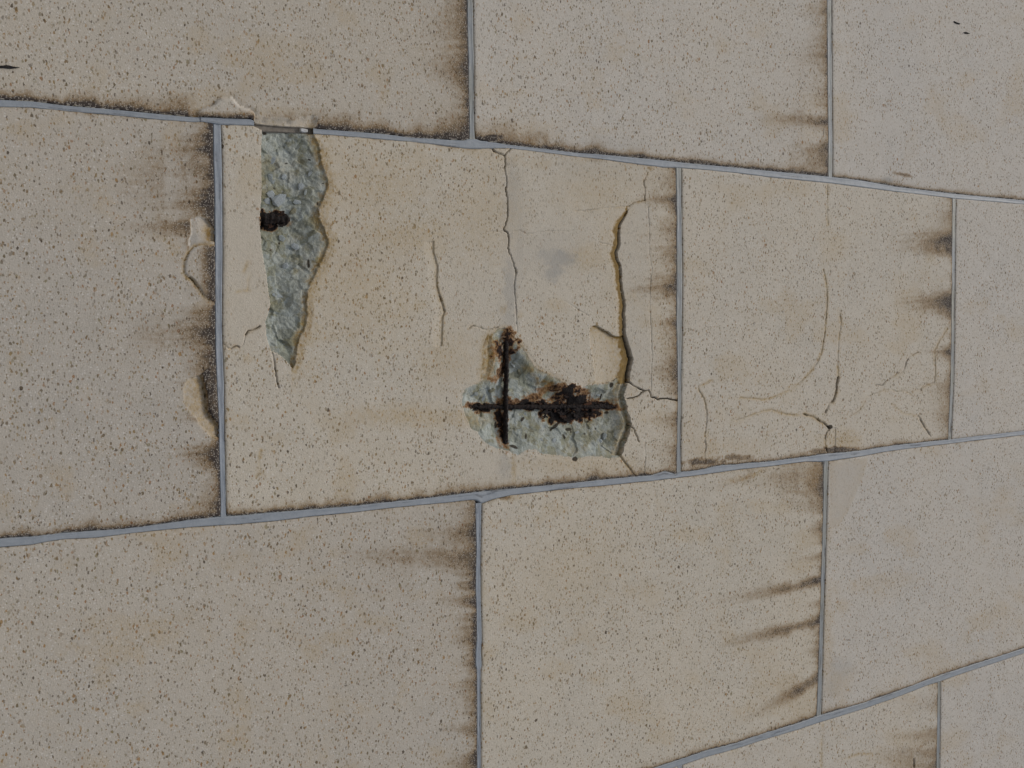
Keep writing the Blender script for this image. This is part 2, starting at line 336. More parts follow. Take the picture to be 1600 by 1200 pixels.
R2 = [(1313,490),(1314,505),(1311,530),(1309,555),(1309,575),(1310,590)]
R2t = [(1310,590),(1308,600),(1306,615),(1302,627),(1295,632),(1290,645)]
R3 = [(1150,657),(1160,654),(1168,651),(1182,645),(1200,641),(1205,640),(1220,645),(1240,649),(1257,647)]
R3t = [(1257,647),(1272,652),(1285,660),(1293,666),(1296,670),(1292,676),(1290,685),(1291,697),(1294,710)]
R4 = [(1112,594),(1100,600),(1091,604),(1093,612),(1100,622),(1103,635),(1105,650),(1104,665),(1101,680),(1103,695),(1101,710),(1102,725)]
R5 = [(1436,551),(1425,555),(1418,563),(1413,577),(1408,584),(1400,586),(1390,593),(1382,598),(1380,602),(1368,602)]
R6 = [(1327,652),(1345,640),(1355,620),(1362,617),(1380,610),(1392,608),(1402,612),(1415,611),(1423,615)]
R6b = [(1423,613),(1438,608),(1450,601),(1460,598),(1462,585),(1461,565),(1460,548),(1467,535),(1475,522),(1481,513)]
R7 = [(1435,650),(1442,662),(1448,672),(1454,682)]
F1 = [(298,342),(310,340),(320,341),(327,348),(336,355),(336,384),(320,384),(308,385),(299,391),(295,380),(298,365)]
F2 = [(299,391),(308,385),(320,384),(337,384),(338,474),(327,468),(318,460),(312,450),(302,438),(294,432),(289,425),(291,405)]
F3 = [(298,590),(308,588),(315,586),(320,600),(325,625),(325,640),(330,652),(342,664),(342,684),(328,680),(314,665),(303,650),(291,635),(286,612),(289,598)]
F3R = [(316,583),(330,572),(342,570),(342,664),(330,652),(325,640),(325,622),(320,600)]
F4 = [(308,178),(310,172),(318,170),(330,166),(337,158),(345,153),(362,151),(370,160),(378,166),(390,170),(398,176),(398,190),(340,188),(309,184)]
F5 = [(397,186),(412,184.5),(440,185),(462,187),(478,183),(488,178),(496,186),(495,196),(489,204),(440,200),(397,197)]

# grime blotches: (panel, x, y, reach towards image left, half height, strength, slope)
BLOTS = {
 'mid_left': [(336,232,45,16,.75,0),(336,215,30,10,.5,0),(336,262,55,18,.55,0),(336,300,60,30,.45,0),(300,355,55,15,.75,0),(336,490,45,16,.5,0),(336,512,50,14,.6,0),(337,530,55,16,.65,0),(338,560,35,20,.6,0),(340,600,25,40,.65,0),(341,705,45,14,.7,0),(342,725,25,10,.7,0),(343,775,30,30,.45,0),(336,330,25,20,.6,0),(336,400,30,22,.55,0),(337,445,25,18,.65,0),(250,275,110,60,.22,0),(250,530,110,50,.16,0)],
 'top_left': [(731,30,35,45,.5,0),(732,105,40,25,.5,0),(732,130,25,20,.5,0),(733,190,60,25,.4,0),(733,210,50,12,.5,0),(730,60,90,60,.18,0),(560,190,120,20,.28,0),(300,160,90,18,.32,0)],
 'top_mid': [(1294,15,35,14,.5,0),(1294,55,25,30,.4,0),(1295,95,60,25,.3,0),(1295,150,60,30,.22,0),(1295,190,45,10,.75,0.05),(1295,235,40,16,.6,0),(1295,258,35,10,.6,0),(1250,190,90,30,.18,0),(800,200,60,22,.25,0),(850,215,60,12,.3,0)],
 'mid': [(1058,285,50,35,.35,0),(1058,312,30,7,.7,0),(1058,360,35,25,.4,0),(1058,398,35,18,.45,0),(1058,445,42,22,.8,-.1),(1058,505,26,14,.6,0),(1058,560,30,30,.4,0),(1058,585,25,14,.5,0),(1059,610,20,12,.4,0),(1058,660,45,30,.2,0),(1058,700,30,25,.3,0),(560,400,90,60,.12,0),(640,400,70,50,.14,0)],
 'mid_right': [(1489,335,25,18,.3,0),(1489,376,42,16,.95,-.05),(1489,395,25,8,.6,0),(1488,472,36,15,.95,-.05),(1488,492,14,10,.6,0),(1487,552,20,10,.85,0),(1486,610,30,30,.35,0),(1485,655,25,25,.35,0),(1478,372,80,28,.2,0),(1478,470,60,24,.22,0)],
 'low_left': [(744,800,30,20,.35,0),(744,835,60,14,.5,0),(744,870,130,14,.5,0),(744,850,80,30,.2,0),(745,885,50,16,.5,0),(744,915,30,10,.5,0),(744,938,40,12,.7,0),(745,975,25,14,.4,0),(745,1000,30,14,.5,0),(744,1040,25,12,.4,0),(745,1075,30,20,.45,0),(745,1110,25,18,.4,0),(745,1140,40,12,.5,0),(745,1195,30,14,.7,0),(640,900,160,60,.14,0),(600,1060,160,60,.10,0)],
 'low_mid': [(1289,740,45,16,.55,0),(1288,765,34,16,.7,0),(1287,790,40,16,.45,0),(1286,830,18,14,.4,0),(1286,868,28,7,.45,-.2),(1286,905,62,8,.85,-.26),(1230,918,90,12,.38,-.15),(1284,970,62,8,.85,-.22),(1230,985,85,12,.42,-.2),(1282,945,20,8,.4,0),(1280,1058,55,9,.8,-.55),(1250,1080,40,10,.45,-.5),(1281,1010,14,20,.35,0),(1240,1060,120,30,.12,0),(1170,745,60,10,.22,-.3),(1240,750,70,25,.25,0)],
 'low_right': [],
 'low_far': [(1465,1100,60,25,.25,0),(1465,1150,50,12,.45,0),(1465,1175,55,12,.45,0),(1464,1198,50,12,.55,0),(1420,1185,50,14,.2,0)],
 'top_right': [], 'mid_far': [], 'low_under': [], 'low_farther': [],
}
# (right edge, upper edge, lower edge) grime strengths
EDGE = {'mid_left': (.75,.34,.62), 'top_left': (.45,0,.88), 'top_mid': (.42,0,.78), 'top_right': (0,0,.42), 'mid': (.36,.30,.66), 'mid_right': (.34,.16,.46),
        'mid_far': (0,.1,.25), 'low_left': (.62,.24,0), 'low_mid': (.42,.34,.5), 'low_right': (0,.38,.5), 'low_far': (.3,.12,0), 'low_farther': (0,.22,0), 'low_under': (0,0,0)}

class Field:
    def __init__(s, px, py):
        s.px, s.py = px, py; n = px.shape
        s.h = np.zeros(n)                                    # depth into the wall, metres
        for k in ('stain', 'ochre', 'smooth', 'grey', 'rust', 'dark', 'expo', 'white'): setattr(s, k, np.zeros(n))
    def crack(s, pts, w=1.2, depth=.003, dark=.6, ochre=0., amp=.7, seed=1, step_left=0.):
        pts = jitter(pts, amp, 3, seed); i = local(s.px, s.py, pts, 22)
        if not len(i): return
        x, y = s.px[i], s.py[i]; d = seg_dist(x, y, pts)
        wv = w * (.55 + .9 * fbm(x / 11, y / 11, seed + 5, 2))
        a = (1 - sm(d, wv * .2, wv * .9 + .4)) * (.45 + .55 * sm(fbm(x / 13, y / 13, seed + 31, 3), .34, .56))
        s.h[i] += depth * a; s.dark[i] = np.maximum(s.dark[i], dark * a)
        if ochre: s.ochre[i] = np.maximum(s.ochre[i], ochre * (.25 + .85 * sm(fbm(x / 17, y / 17, seed + 11, 3), .35, .6)) * np.exp(-(d / (1.7 + w * 1.2)) ** 2))
    def blob(s, name, x, y, rx, ry, v, soft=1.0, ang=0.):
        ca, sa = math.cos(ang), math.sin(ang); i = np.nonzero((abs(s.px - x) < 3.2 * max(rx, ry)) & (abs(s.py - y) < 3.2 * max(rx, ry)))[0]
        if not len(i): return
        dx, dy = s.px[i] - x, s.py[i] - y; u, w = (dx * ca + dy * sa) / rx, (-dx * sa + dy * ca) / ry
        a = getattr(s, name); q = np.sqrt(u * u + w * w) + (fbm(s.px[i] / 8, s.py[i] / 8, int(x + y) % 50, 5) - .5) * (2.4 if name == 'rust' else 1.5)
        a[i] = np.maximum(a[i], v * (1 - sm(q, 1 - soft * .6, 1 + soft * .6)) * (.92 if name == 'rust' else 1))
    def blotch(s, x, y, L, hh, st, sl):
        dx = x - s.px
        i = np.nonzero((dx > -12) & (dx < 2.6 * L) & (abs(s.py - y - sl * (s.px - x)) < 3 * hh))[0]
        if not len(i): return
        dx = dx[i]; dy = s.py[i] - y - sl * (s.px[i] - x)
        n = fbm(s.px[i] / 50, (s.py[i] - sl * s.px[i]) / 4, int(x + 3 * y) % 70, 4); n2 = fbm(s.px[i] / 9, s.py[i] / 9, int(x) % 31, 3)
        lf = L * (.55 + 1.2 * n)
        v = .98 * st * np.exp(-(np.maximum(dx, 0) / lf) ** 1.3) * np.exp(-(dy / (hh * (.7 + .6 * n2))) ** 2) * (.72 + .56 * n2) * sm(dx, -12, -2)
        s.stain[i] = 1 - (1 - s.stain[i]) * (1 - np.clip(v, 0, .97))

def base_field(name, px, py, er, eu, el_, ex):
    f = Field(px, py); st = EDGE.get(name, (.3, .2, .4))
    n1 = fbm(px / 40, py / 40, 3); n2 = fbm(px / 9, py / 9, 8); nl = fbm(px / 5, py / 60, 4)
    ny = .6 * fbm(px / 90 + 5, py / 7, 6, 3) + .4 * fbm(px * 0 + 5, py / 30, 16, 2); ny = np.clip((ny - .5) * 1.5 + .5, 0, 1); nx = fbm(px / 34, py * 0 + 3, 2)
    s = np.zeros(px.shape)
    s += 1.25 * st[0] * np.exp(-er / (4 + 24 * ny ** 2)) * (.35 + .95 * ny) * (.5 + n2)
    s += 1.05 * st[1] * np.exp(-eu / (1.8 + 5 * nx ** 2)) * (.2 + 1.6 * nx ** 1.5) * (.5 + n2)
    s += 1.02 * st[2] * np.exp(-(el_ / (3.5 + 14 * nx ** 2)) ** 1.2) * (.38 + 1.15 * nx) * (.55 + .9 * n2)
    s += (st[0] > 0) * .75 * np.exp(-er / 2.6) * (.35 + 1.0 * n2) + (st[2] > .3) * .5 * np.exp(-el_ / 2.2) * (.2 + 1.2 * n2)
    s += (st[2] > .4) * .16 * np.exp(-el_ / 24) * n1
    f.stain = np.clip(s, 0, 1)
    for b in BLOTS.get(name, []): f.blotch(*b)
    f.smooth = sm(fbm(px / 30, py / 30, 21), .62, .8) * .6
    f.ochre = .22 * sm(fbm(px / 55, py / 45, 33), .55, .78)
    return f

def voronoi_facets(x, y, cell, seed, tilt):
    """height of broken stone facets: nearest seed on a jittered lattice, each cell a tilted plane"""
    r = np.random.RandomState(seed); J = r.rand(128, 128, 5)
    xi = np.floor(x / cell).astype(int); yi = np.floor(y / cell).astype(int)
    best = np.full(x.shape, 1e9); hh = np.zeros(x.shape); idc = np.zeros(x.shape)
    for a in (-1, 0, 1):
        for b in (-1, 0, 1):
            q = J[(xi + a) & 127, (yi + b) & 127]
            cx = (xi + a + q[..., 0]) * cell; cy = (yi + b + q[..., 1]) * cell
            d = np.hypot(x - cx, y - cy); w = d < best
            hv = (q[..., 2] - .5) * 1.2 + ((x - cx) * (q[..., 3] - .5) + (y - cy) * (q[..., 4] - .5)) / cell * tilt
            best = np.where(w, d, best); hh = np.where(w, hv, hh); idc = np.where(w, q[..., 2], idc)
    return hh, idc

def damage_mid(f):
    px, py = f.px, f.py
    wob = (fbm(px / 6, py / 6, 40, 3) - .5)
    # --- first hole, left of the panel
    c = jitter(CAV1_RIGHT, 1.3, 4, 5); poly = jitter(CAV1_LEFT, .5, 5, 4) + c[1:]
    i = local(px, py, poly, 40); x, y = px[i], py[i]; ins = inside(x, y, poly)
    dr = seg_dist(x, y, c); dl = seg_dist(x, y, CAV1_LEFT)
    big, idc = voronoi_facets(x, y, 19, 3, 1.6); sml, _ = voronoi_facets(x, y, 7, 9, 1.3)
    floor = .0085 * sm(dr, -4, 48) + .0014 * sm(dr, 0, 3)
    floor = floor + sm(dr, 0, 14) * (.0016 * big + .0004 * sml + .0018 * (fbm(x / 5, y / 5, 3) - .5))
    tongue = inside(x, y, [(416,548),(424,548),(450,567),(459,577),(452,556),(440,545),(424,535)])
    floor = np.where(tongue, .0035, floor)
    sd = np.where(ins, dr, -dr) + 7 * (fbm(x / 5, y / 5, 61, 3) - .5); east = (x > 430)
    floor = np.where(ins, floor + .0003, .0003 * sm(sd, -9, 0)) * np.where(ins | east, 1, 0)
    f.h[i] = np.where(ins | (east & (sd > -9)), floor, f.h[i]); f.expo[i] = np.where(ins | east, sm(sd, -6, 7), 0) * (1 - (~ins & ~east))
    f.smooth[i] = np.where(ins, 0, f.smooth[i])
    rim = np.exp(-(dr / 8) ** 2) * (.1 + 1.2 * sm(fbm(x / 16, y / 16, 9, 4), .3, .62)) * (x > 455)
    f.ochre[i] = np.maximum(f.ochre[i], np.clip(rim * 1.2, 0, .78)); out = (~ins) & (x > 455)
    f.ochre[i] = np.where(out, np.maximum(np.minimum(f.ochre[i], .62), .85 * np.exp(-dr / 15) * sm(fbm(x / 12, y / 12, 12), .25, .6)), f.ochre[i])
    # --- second hole with the crossed bars
    c = jitter(CAV2, 1.1, 4, 15, True); i = local(px, py, c, 30); x, y = px[i], py[i]; ins = inside(x, y, c); d = seg_dist(x, y, c, True)
    big, _ = voronoi_facets(x, y, 21, 13, 1.7); sml, _ = voronoi_facets(x, y, 8, 19, 1.3)
    prof = sm(d, -1, 30); floor = .0012 + .0095 * prof + sm(d, 0, 10) * (.0017 * big + .0004 * sml + .0018 * (fbm(x / 5, y / 5, 5) - .5))
    sd = np.where(ins, d, -d); soft = (x < 960) * (y > 520); f.h[i] = np.where(ins, floor, f.h[i] + .0007 * sm(sd, -7, 0) * soft); f.expo[i] = np.maximum(f.expo[i], np.where(soft > 0, sm(sd, -5, 6), ins * 1.0)); f.smooth[i] = np.where(ins, 0, f.smooth[i])
    f.ochre[i] = np.maximum(f.ochre[i], .45 * np.exp(-(d / 5) ** 2) * (y < 600) * fbm(x / 8, y / 8, 2) * 1.5)
    # yellow sloping lobe beside the upright bar
    i = local(px, py, LOBE, 12); x, y = px[i], py[i]; ins = inside(x, y, LOBE); d = seg_dist(x, y, LOBE, True)
    f.h[i] = np.where(ins, np.maximum(f.h[i], .0005 + .0035 * sm(d, 0, 16)), f.h[i]); f.ochre[i] = np.maximum(f.ochre[i], np.where(ins, .55 + .5 * fbm(x / 6, y / 6, 8), .6 * np.exp(-d / 5)))
    f.expo[i] = np.where(ins, .47, f.expo[i])
    # shallow patch above the second hole
    i = local(px, py, PATCH, 6); x, y = px[i], py[i]; pj = jitter(PATCH, .7, 4, 3, True); ins = inside(x, y, pj); d = seg_dist(x, y, pj, True)
    dtop = seg_dist(x, y, PATCH[:9])
    f.h[i] = np.where(ins & (f.expo[i] < .5), np.maximum(f.h[i], .0022 * sm(x, 915, 950) + .0012 * np.exp(-dtop / 6) + .0006), f.h[i]); f.smooth[i] = np.where(ins, .45, f.smooth[i])
    f.ochre[i] = np.maximum(f.ochre[i], np.where(ins, .22 + .7 * np.exp(-dtop / 6) + .4 * sm(x, 945, 980), 0)); f.grey[i] = np.maximum(f.grey[i], np.where(ins, .35 * np.exp(-dtop / 5), 0))
    # --- ground surface falling into the long crack, ochre
    C1A = C1[3:] + C1L
    i = local(px, py, C1A, 26); x, y = px[i], py[i]
    cx = np.interp(y, [p[1] for p in C1A], [p[0] for p in C1A]); cy_ok = (y > 322) & (y < 712)
    dl = cx - x + wob[i] * 7
    wid = np.interp(y, [322,345,400,480,525,560,600,650,712], [4,13,13,12,13,22,25,18,20]); left = (dl > 0) & cy_ok
    a = np.clip(1 - dl / wid, 0, 1) * left
    dep = np.interp(y, [322,350,430,560,600,712], [.0003,.0012,.0011,.0022,.005,.008])
    f.h[i] = np.maximum(f.h[i], dep * a ** 1.1); f.ochre[i] = np.maximum(f.ochre[i], np.clip(1.25 * sm(a, 0, .65), 0, .97) * np.where(y > 600, .5, .97))
    halo = np.exp(-np.maximum(dl, 0) / 22) * (dl > 0) * cy_ok * .35 * fbm(x / 15, y / 15, 4) * 1.6
    f.ochre[i] = np.maximum(f.ochre[i], halo); f.smooth[i] = np.where(a > .1, .9, f.smooth[i])
    # flap right of it stands proud
    i = np.nonzero((px > 955) & (px < 1066) & (py > 300) & (py < 750))[0]; x, y = px[i], py[i]; ins = inside(x, y, FLAP)
    f.h[i] = np.where(ins, f.h[i] - .0009 * (1 - sm(x, 985, 1050)) * sm(y, 312, 345) * (1 - .5 * sm(y, 620, 740)), f.h[i])
    q = ins * (1 - sm(x + 10 * wob[:len(x)] * 0, 1000, 1036)) * (1 - sm(y, 590, 640)); f.smooth[i] = np.maximum(f.smooth[i], .5 * q); f.grey[i] = np.maximum(f.grey[i], .16 * q)
    gap = jitter([p for p in C1[4:]], .6, 3, 8)
    gw = [(330,.3),(360,.8),(385,1.5),(410,.7),(470,.8),(520,1.4),(560,3.0),(597,1.6)]
    i = local(px, py, gap, 8); x, y = px[i], py[i]; d = seg_dist(x, y, gap); wv = np.interp(y, [g_[0] for g_ in gw], [g_[1] for g_ in gw])
    a = 1 - sm(d, wv * .3, wv * .8 + .6); f.h[i] += .010 * a; f.dark[i] = np.maximum(f.dark[i], .85 * a)
    # cracks
    f.crack(C1[:4], 1.2, .0015, .35, .5, seed=2); f.crack(C2, 1.0, .003, .75, .1, .8, 3); f.crack(C2b, .9, .0012, .35, 0, .6, 4)
    f.crack(TRI, 1.6, .004, .85, .2, .7, 5); f.crack([(767,226),(785,231),(802,229)], 1.0, .003, .7, .2, .6, 6)
    f.crack(C3, 1.2, .005, .85, .15, .9, 7); f.crack(C3b, 1.3, .004, .75, .1, .6, 8); f.crack(C4, 1.0, .004, .7, .1, .6, 9)
    f.crack(C5, .8, .0015, .28, .65, .7, 10); f.crack([(687,462),(691,472),(695,486)], 1.6, .002, .4, .8, .6, 11); f.crack(C6, 1.0, .0018, .4, .5, .8, 12)
    f.crack(C7, 1.8, .0015, .15, .7, .8, 13); f.crack(CU, 1.0, .0015, .3, .8, .8, 14); f.crack(GROOVE, 1.2, .0012, .3, .45, .9, 15)
    for k, p in enumerate(HAIR_MID): f.crack(p, .7, .0008, .30, 0, .8, 20 + k)
    f.crack(STRIP_CR, 1.4, .0020, .45, .35, .6, 30); f.crack(STRIP_DAB[:-1], 1.9, .0022, .6, .2, .5, 31); f.crack(STRIP_LINK, .8, .0006, .2, 0, .5, 34)
    f.crack(STRIP_SIDE, 1.3, .0018, .55, .25, .6, 32)
    # the piece left of C5 sits lower
    i = local(px, py, C5, 18); cx = np.interp(py[i], [p[1] for p in C5], [p[0] for p in C5]); q = (px[i] < cx) * np.clip(1 - (cx - px[i]) / 16, 0, 1)
    f.h[i] = np.maximum(f.h[i], .0013 * q); f.ochre[i] = np.maximum(f.ochre[i], .5 * (px[i] < cx + 1) * np.exp(-np.maximum(cx - px[i], 0) / 4))
    # side sliver below the first hole, smooth ledge
    # smooth cement areas and damp spots
    f.blob('smooth', 382, 380, 34, 75, .9, 1); f.blob('smooth', 385, 470, 34, 60, .95, 1); f.blob('smooth', 382, 520, 30, 26, .8, 1); f.blob('smooth', 378, 300, 28, 40, .45, 1.2)
    f.blob('smooth', 800, 380, 22, 120, .85, 1.3); f.blob('smooth', 870, 400, 60, 75, .65, 1.5); f.blob('smooth', 745, 560, 40, 60, .7, 1.4); f.blob('smooth', 730, 440, 40, 70, .45, 1.5)
    f.blob('grey', 800, 300, 10, 60, .42, 1.4); f.blob('grey', 812, 360, 9, 70, .30, 1.4); f.blob('grey', 797, 450, 11, 40, .55, 1.0); f.blob('grey', 795, 500, 13, 22, .45, 1.2)
    f.blob('grey', 874, 407, 22, 15, .85, .9, -.3); f.blob('grey', 866, 424, 13, 16, .8, .9, .3); f.blob('grey', 855, 398, 14, 11, .6, 1.2); f.blob('grey', 855, 390, 45, 30, .22, 1.5); f.blob('grey', 925, 260, 60, 20, .2, 1.5)
    f.blob('ochre', 786, 484, 6, 7, .3, .8); f.blob('ochre', 812, 493, 5, 7, .25, .8); f.blob('grey', 786, 484, 6, 7, .45, .8)
    f.blob('grey', 790, 728, 12, 18, .5, 1.2); f.blob('ochre', 803, 732, 4, 20, .45, 1.0); f.blob('smooth', 770, 735, 40, 26, .8, 1.2); f.blob('smooth', 800, 730, 50, 25, .4, 1.2)
    f.blob('ochre', 640, 650, 90, 14, .38, 1.6); f.blob('ochre', 730, 655, 40, 10, .4, 1.6); f.blob('ochre', 630, 370, 70, 25, .36, 1.6); f.blob('ochre', 590, 290, 70, 50, .3, 1.6); f.blob('ochre', 560, 450, 60, 70, .26, 1.6); f.blob('ochre', 750, 330, 50, 60, .26, 1.6); f.blob('ochre', 700, 560, 40, 40, .26, 1.6); f.blob('smooth', 890, 340, 85, 90, .6, 1.5); f.blob('ochre', 930, 300, 50, 30, .24, 1.6)
    f.blob('ochre', 920, 400, 30, 18, .3, 1.4); f.blob('ochre', 1016, 263, 6, 4, .75, .5); f.blob('ochre', 385, 560, 10, 6, .3, 1); f.blob('ochre', 880, 725, 60, 12, .25, 1.4)
    f.blob('ochre', 945, 725, 40, 12, .25, 1.4); f.blob('rust', 403, 326, 2.5, 2.5, .35, .6); f.blob('stain', 782, 764, 14, 5, .6, 1); f.blob('stain', 850, 756, 16, 6, .45, 1)
    f.crack([(408,704),(405,722),(406,738),(402,744)], 1.1, .0002, 0, .75, .5, 40); f.crack([(406,736),(411,741),(414,745)], 1.1, .0002, 0, .7, .5, 41)
    f.crack([(388,410),(384,417),(381,424)], 1.3, .0002, 0, .5, .6, 42); f.crack([(392,426),(388,440),(387,455)], .9, .0002, 0, .45, .5, 43); f.crack([(370,456),(380,454),(390,454)], .8, .0002, 0, .4, .5, 44)
    # rust on the broken concrete
    for q in ((795,535,13,17,.62),(781,548,11,13,.62),(800,552,8,12,.5),(786,575,7,18,.5),(776,592,10,6,.42),(771,596,6,4,.36),(740,634,17,5,.5),(762,638,16,7,.66),(785,630,9,9,.45),
              (800,630,8,14,.5),(803,624,5,6,.5),(824,630,18,6,.5),(838,622,14,6,.45),(850,633,30,9,.72),(852,612,12,7,.40),(866,603,12,5,.38),(875,606,16,6,.5),(893,612,16,9,.70),(886,622,14,9,.6),
              (905,628,26,11,.78),(880,648,18,14,.82),(888,655,9,9,.8),(905,648,22,9,.75),(870,645,10,8,.7),(853,645,5,12,.55),(900,655,8,6,.45),(925,646,14,7,.6),(932,640,20,11,.75),(926,650,7,4,.45),
              (950,634,18,7,.6),(963,636,10,5,.5),(972,640,6,4,.45),(790,660,9,30,.62),(792,690,6,10,.5),(905,610,14,6,.5),(915,616,10,6,.5),(965,625,8,4,.32),(784,690,6,8,.35),
              (778,545,6,5,.5)):
        f.blob('rust', *q, 1.0)
    for k, p in enumerate(([(820,570),(830,577),(840,588),(846,600),(858,602),(870,606)], [(846,600),(852,596),(866,600)])): f.crack(p, 1.6, 0, 0, .8, .8, 50 + k)
    for q in ((432,340,20,9,.85),(420,344,16,12,.8),(414,332,5,7,.75),(425,352,10,6,.7),(446,343,8,9,.5),(436,332,9,5,.6),(455,345,8,7,.30),(434,356,5,4,.6),(411,350,5,5,.7)):
        f.blob('rust', *q, .8)
    for q in ((484,411,2.2,7,-.1),(452,253,3.4,1.4,0),(486,249,2.5,1.2,.3),(433,292,3,1.6,.7),(497,317,1.6,4,0),(506,286,2,1.3,0),(418,206,3,3,0),(441,379,1.8,2,0),
              (827,682,2,5,.3),(889,684,1.8,4,-.4),(875,667,9,2.4,-.75),(899,717,4,3,-.5),(896,672,4,2,0),(926,660,2,1.6,0),(957,602,3,4,0),(955,645,3,2,0),(920,679,2,2,0),(900,676,1.5,1.5,0),(938,671,1.6,2,0),(945,620,1.2,5,0),
              (803,698,8,2.2,.25),(781,665,2,5,0),(823,656,2,4,.6)):
        f.blob('dark', q[0], q[1], q[2], q[3], .9, .5, q[4]); f.blob('expo', q[0], q[1], .1, .1, .0)
    for q in ((822,650,10,4,.25),(845,640,4,4,0),(811,653,12,4,.1)): f.blob('stain', q[0], q[1], q[2], q[3], .5, .8, q[4])
    f.h += np.clip(-.0011 * sm(f.rust, .35, .8), -.002, 0) * (f.expo > .4)
    # edge chips along the lower joint and joint notch below the flap
    f.stain *= (f.expo < .5)

def damage_right(f):
    f.crack(R1, .8, .0012, .25, .55, .6, 1); f.crack(R2, .7, .0010, .15, .6, .6, 2); f.crack(R2t, 1.8, .003, .65, .6, .7, 3); f.crack([(1312,486),(1314,498),(1315,506)], 2, .0005, 0, .5, .6, 9)
    f.crack(R3, .9, .0014, .35, .5, .6, 4); f.crack(R3t, 1.5, .003, .65, .7, .6, 5); f.crack(R4, .9, .0014, .3, .5, .8, 6); f.crack(R5, 1.1, .0016, .5, .3, .8, 7)
    f.crack(R6, .8, .0010, .35, .25, .8, 8); f.crack(R6b, .8, .001, .3, .4, .7, 10); f.crack(R7, 1.3, .002, .55, .5, .7, 11); f.crack([(1395,632),(1410,645),(1435,650)], .6, .0005, .15, .3, .8, 12)
    f.crack([(1293,290),(1292,330),(1294,350)], .9, .0008, .3, .45, .6, 13); f.crack([(1294,350),(1293,385),(1287,421)], .5, .0003, .08, .1, .8, 14); f.crack([(1291,645),(1289,652)], .7, .0005, .15, .2, .8, 15)
    f.crack([(1200,690),(1195,680),(1207,672)], .6, .0004, .1, .2, .6, 16)
    f.blob('dark', 1297, 667, 3.5, 3, .95, .5); f.blob('dark', 1307, 603, 1.8, 8, .5, .7)
    f.blob('ochre', 1100, 700, 26, 22, .32, 1.4); f.blob('ochre', 1315, 690, 26, 16, .40, 1.2); f.blob('ochre', 1080, 660, 12, 30, .15, 1.4); f.blob('ochre', 1150, 700, 40, 14, .2, 1.4)
    f.blob('stain', 1100, 722, 34, 6, .75, .9); f.blob('stain', 1150, 715, 22, 5, .6, .9); f.blob('stain', 1310, 703, 26, 5, .8, .8); f.blob('stain', 1280, 705, 16, 4, .6, .8)
    i = local(f.px, f.py, R3t, 10); cx = np.interp(f.py[i], [670, 685, 710], [1296, 1290, 1294]); f.h[i] = np.where((f.py[i] > 668) & (f.px[i] > cx), np.maximum(f.h[i], .0008), f.h[i])

def damage_left(f):
    px, py = f.px, f.py
    for poly, seed in ((F1, 1), (F2, 2), (F3, 3), (F3R, 4)):
        pj = jitter(poly, .8, 4, seed, True); i = local(px, py, pj, 14); x, y = px[i], py[i]; ins = inside(x, y, pj); d = seg_dist(x, y, pj, True)
        if seed == 1:
            f.h[i] = np.where(ins, .0004 + .0030 * sm(x, 305, 336) + .0006 * fbm(x / 5, y / 5, 1), f.h[i]); f.smooth[i] = np.where(ins, .3, f.smooth[i]); f.stain[i] = np.where(ins, f.stain[i] * .15 + .12 * sm(x, 300, 330), f.stain[i])
            f.grey[i] = np.where(ins, .5 * sm(y, 355, 375), f.grey[i]); f.ochre[i] = np.where(ins, 1.0 * np.exp(-((x - 327) ** 2 / 90 + (y - 365) ** 2 / 260)), f.ochre[i]); f.white[i] = np.where(d < 1.8, .9, f.white[i]); f.stain[i] = np.where((~ins) & (d > 2), np.maximum(f.stain[i], .5 * np.exp(-(d - 2) / 6)), f.stain[i])
        if seed == 2:
            f.h[i] = np.where(ins, -.0012 * sm(d, -1, 2), f.h[i]); f.stain[i] = np.where(ins, .12 + .85 * sm(x, 303, 334) * (.55 + .6 * fbm(x / 5, y / 9, 5)), f.stain[i]); f.white[i] = np.where(ins & (d < 4) & (x < 325), .7, f.white[i])
            lo = (~ins) & (d < 7) & (x < 335); f.ochre[i] = np.where(lo, np.maximum(f.ochre[i], 1.0 * np.exp(-(d / 4.5) ** 2)), f.ochre[i]); f.h[i] = np.where(lo, .0010 * np.exp(-d / 3), f.h[i])
            f.stain[i] = np.where(lo & (d < 4), f.stain[i] * .4, f.stain[i])
        if seed == 3:
            cxr = np.interp(y, [583, 600, 640, 652, 664], [316, 320, 325, 330, 342]); q = np.clip(1 - (cxr - x) / 34, 0, 1)
            f.h[i] = np.where(ins, .0006 + .0042 * q ** 2, f.h[i]); f.ochre[i] = np.where(ins, .42 + .36 * q ** 1.5, np.maximum(f.ochre[i], .2 * np.exp(-d / 5))); f.stain[i] = np.where(ins, 0, f.stain[i]); f.smooth[i] = np.where(ins, .6, f.smooth[i])
            f.white[i] = np.where(ins & (x < 297), .3, 0); f.grey[i] = np.where((~ins) & (x < 300), .25 * np.exp(-d / 6), f.grey[i])
        if seed == 4:
            f.h[i] = np.where(ins, -.0010, f.h[i]); f.stain[i] = np.where(ins, .62 + .4 * fbm(x / 5, y / 9, 5), f.stain[i])
    f.crack([(318,600),(324,625),(326,645),(336,658)], 1.0, .004, .5, .3, .6, 9); f.crack([(296,434),(303,440),(309,449)], 1.2, .003, .4, .6, .6, 10)
    f.blob('ochre', 334, 690, 5, 14, .6, 1); f.blob('ochre', 330, 715, 10, 12, .5, 1); f.blob('white', 328, 710, 8, 10, .3, 1); f.blob('ochre', 332, 512, 6, 6, .5, .8)
    f.blob('white', 320, 201, 26, 4, .35, 1)
    f.blob('stain', 90, 830, 6, 5, .3, 1)

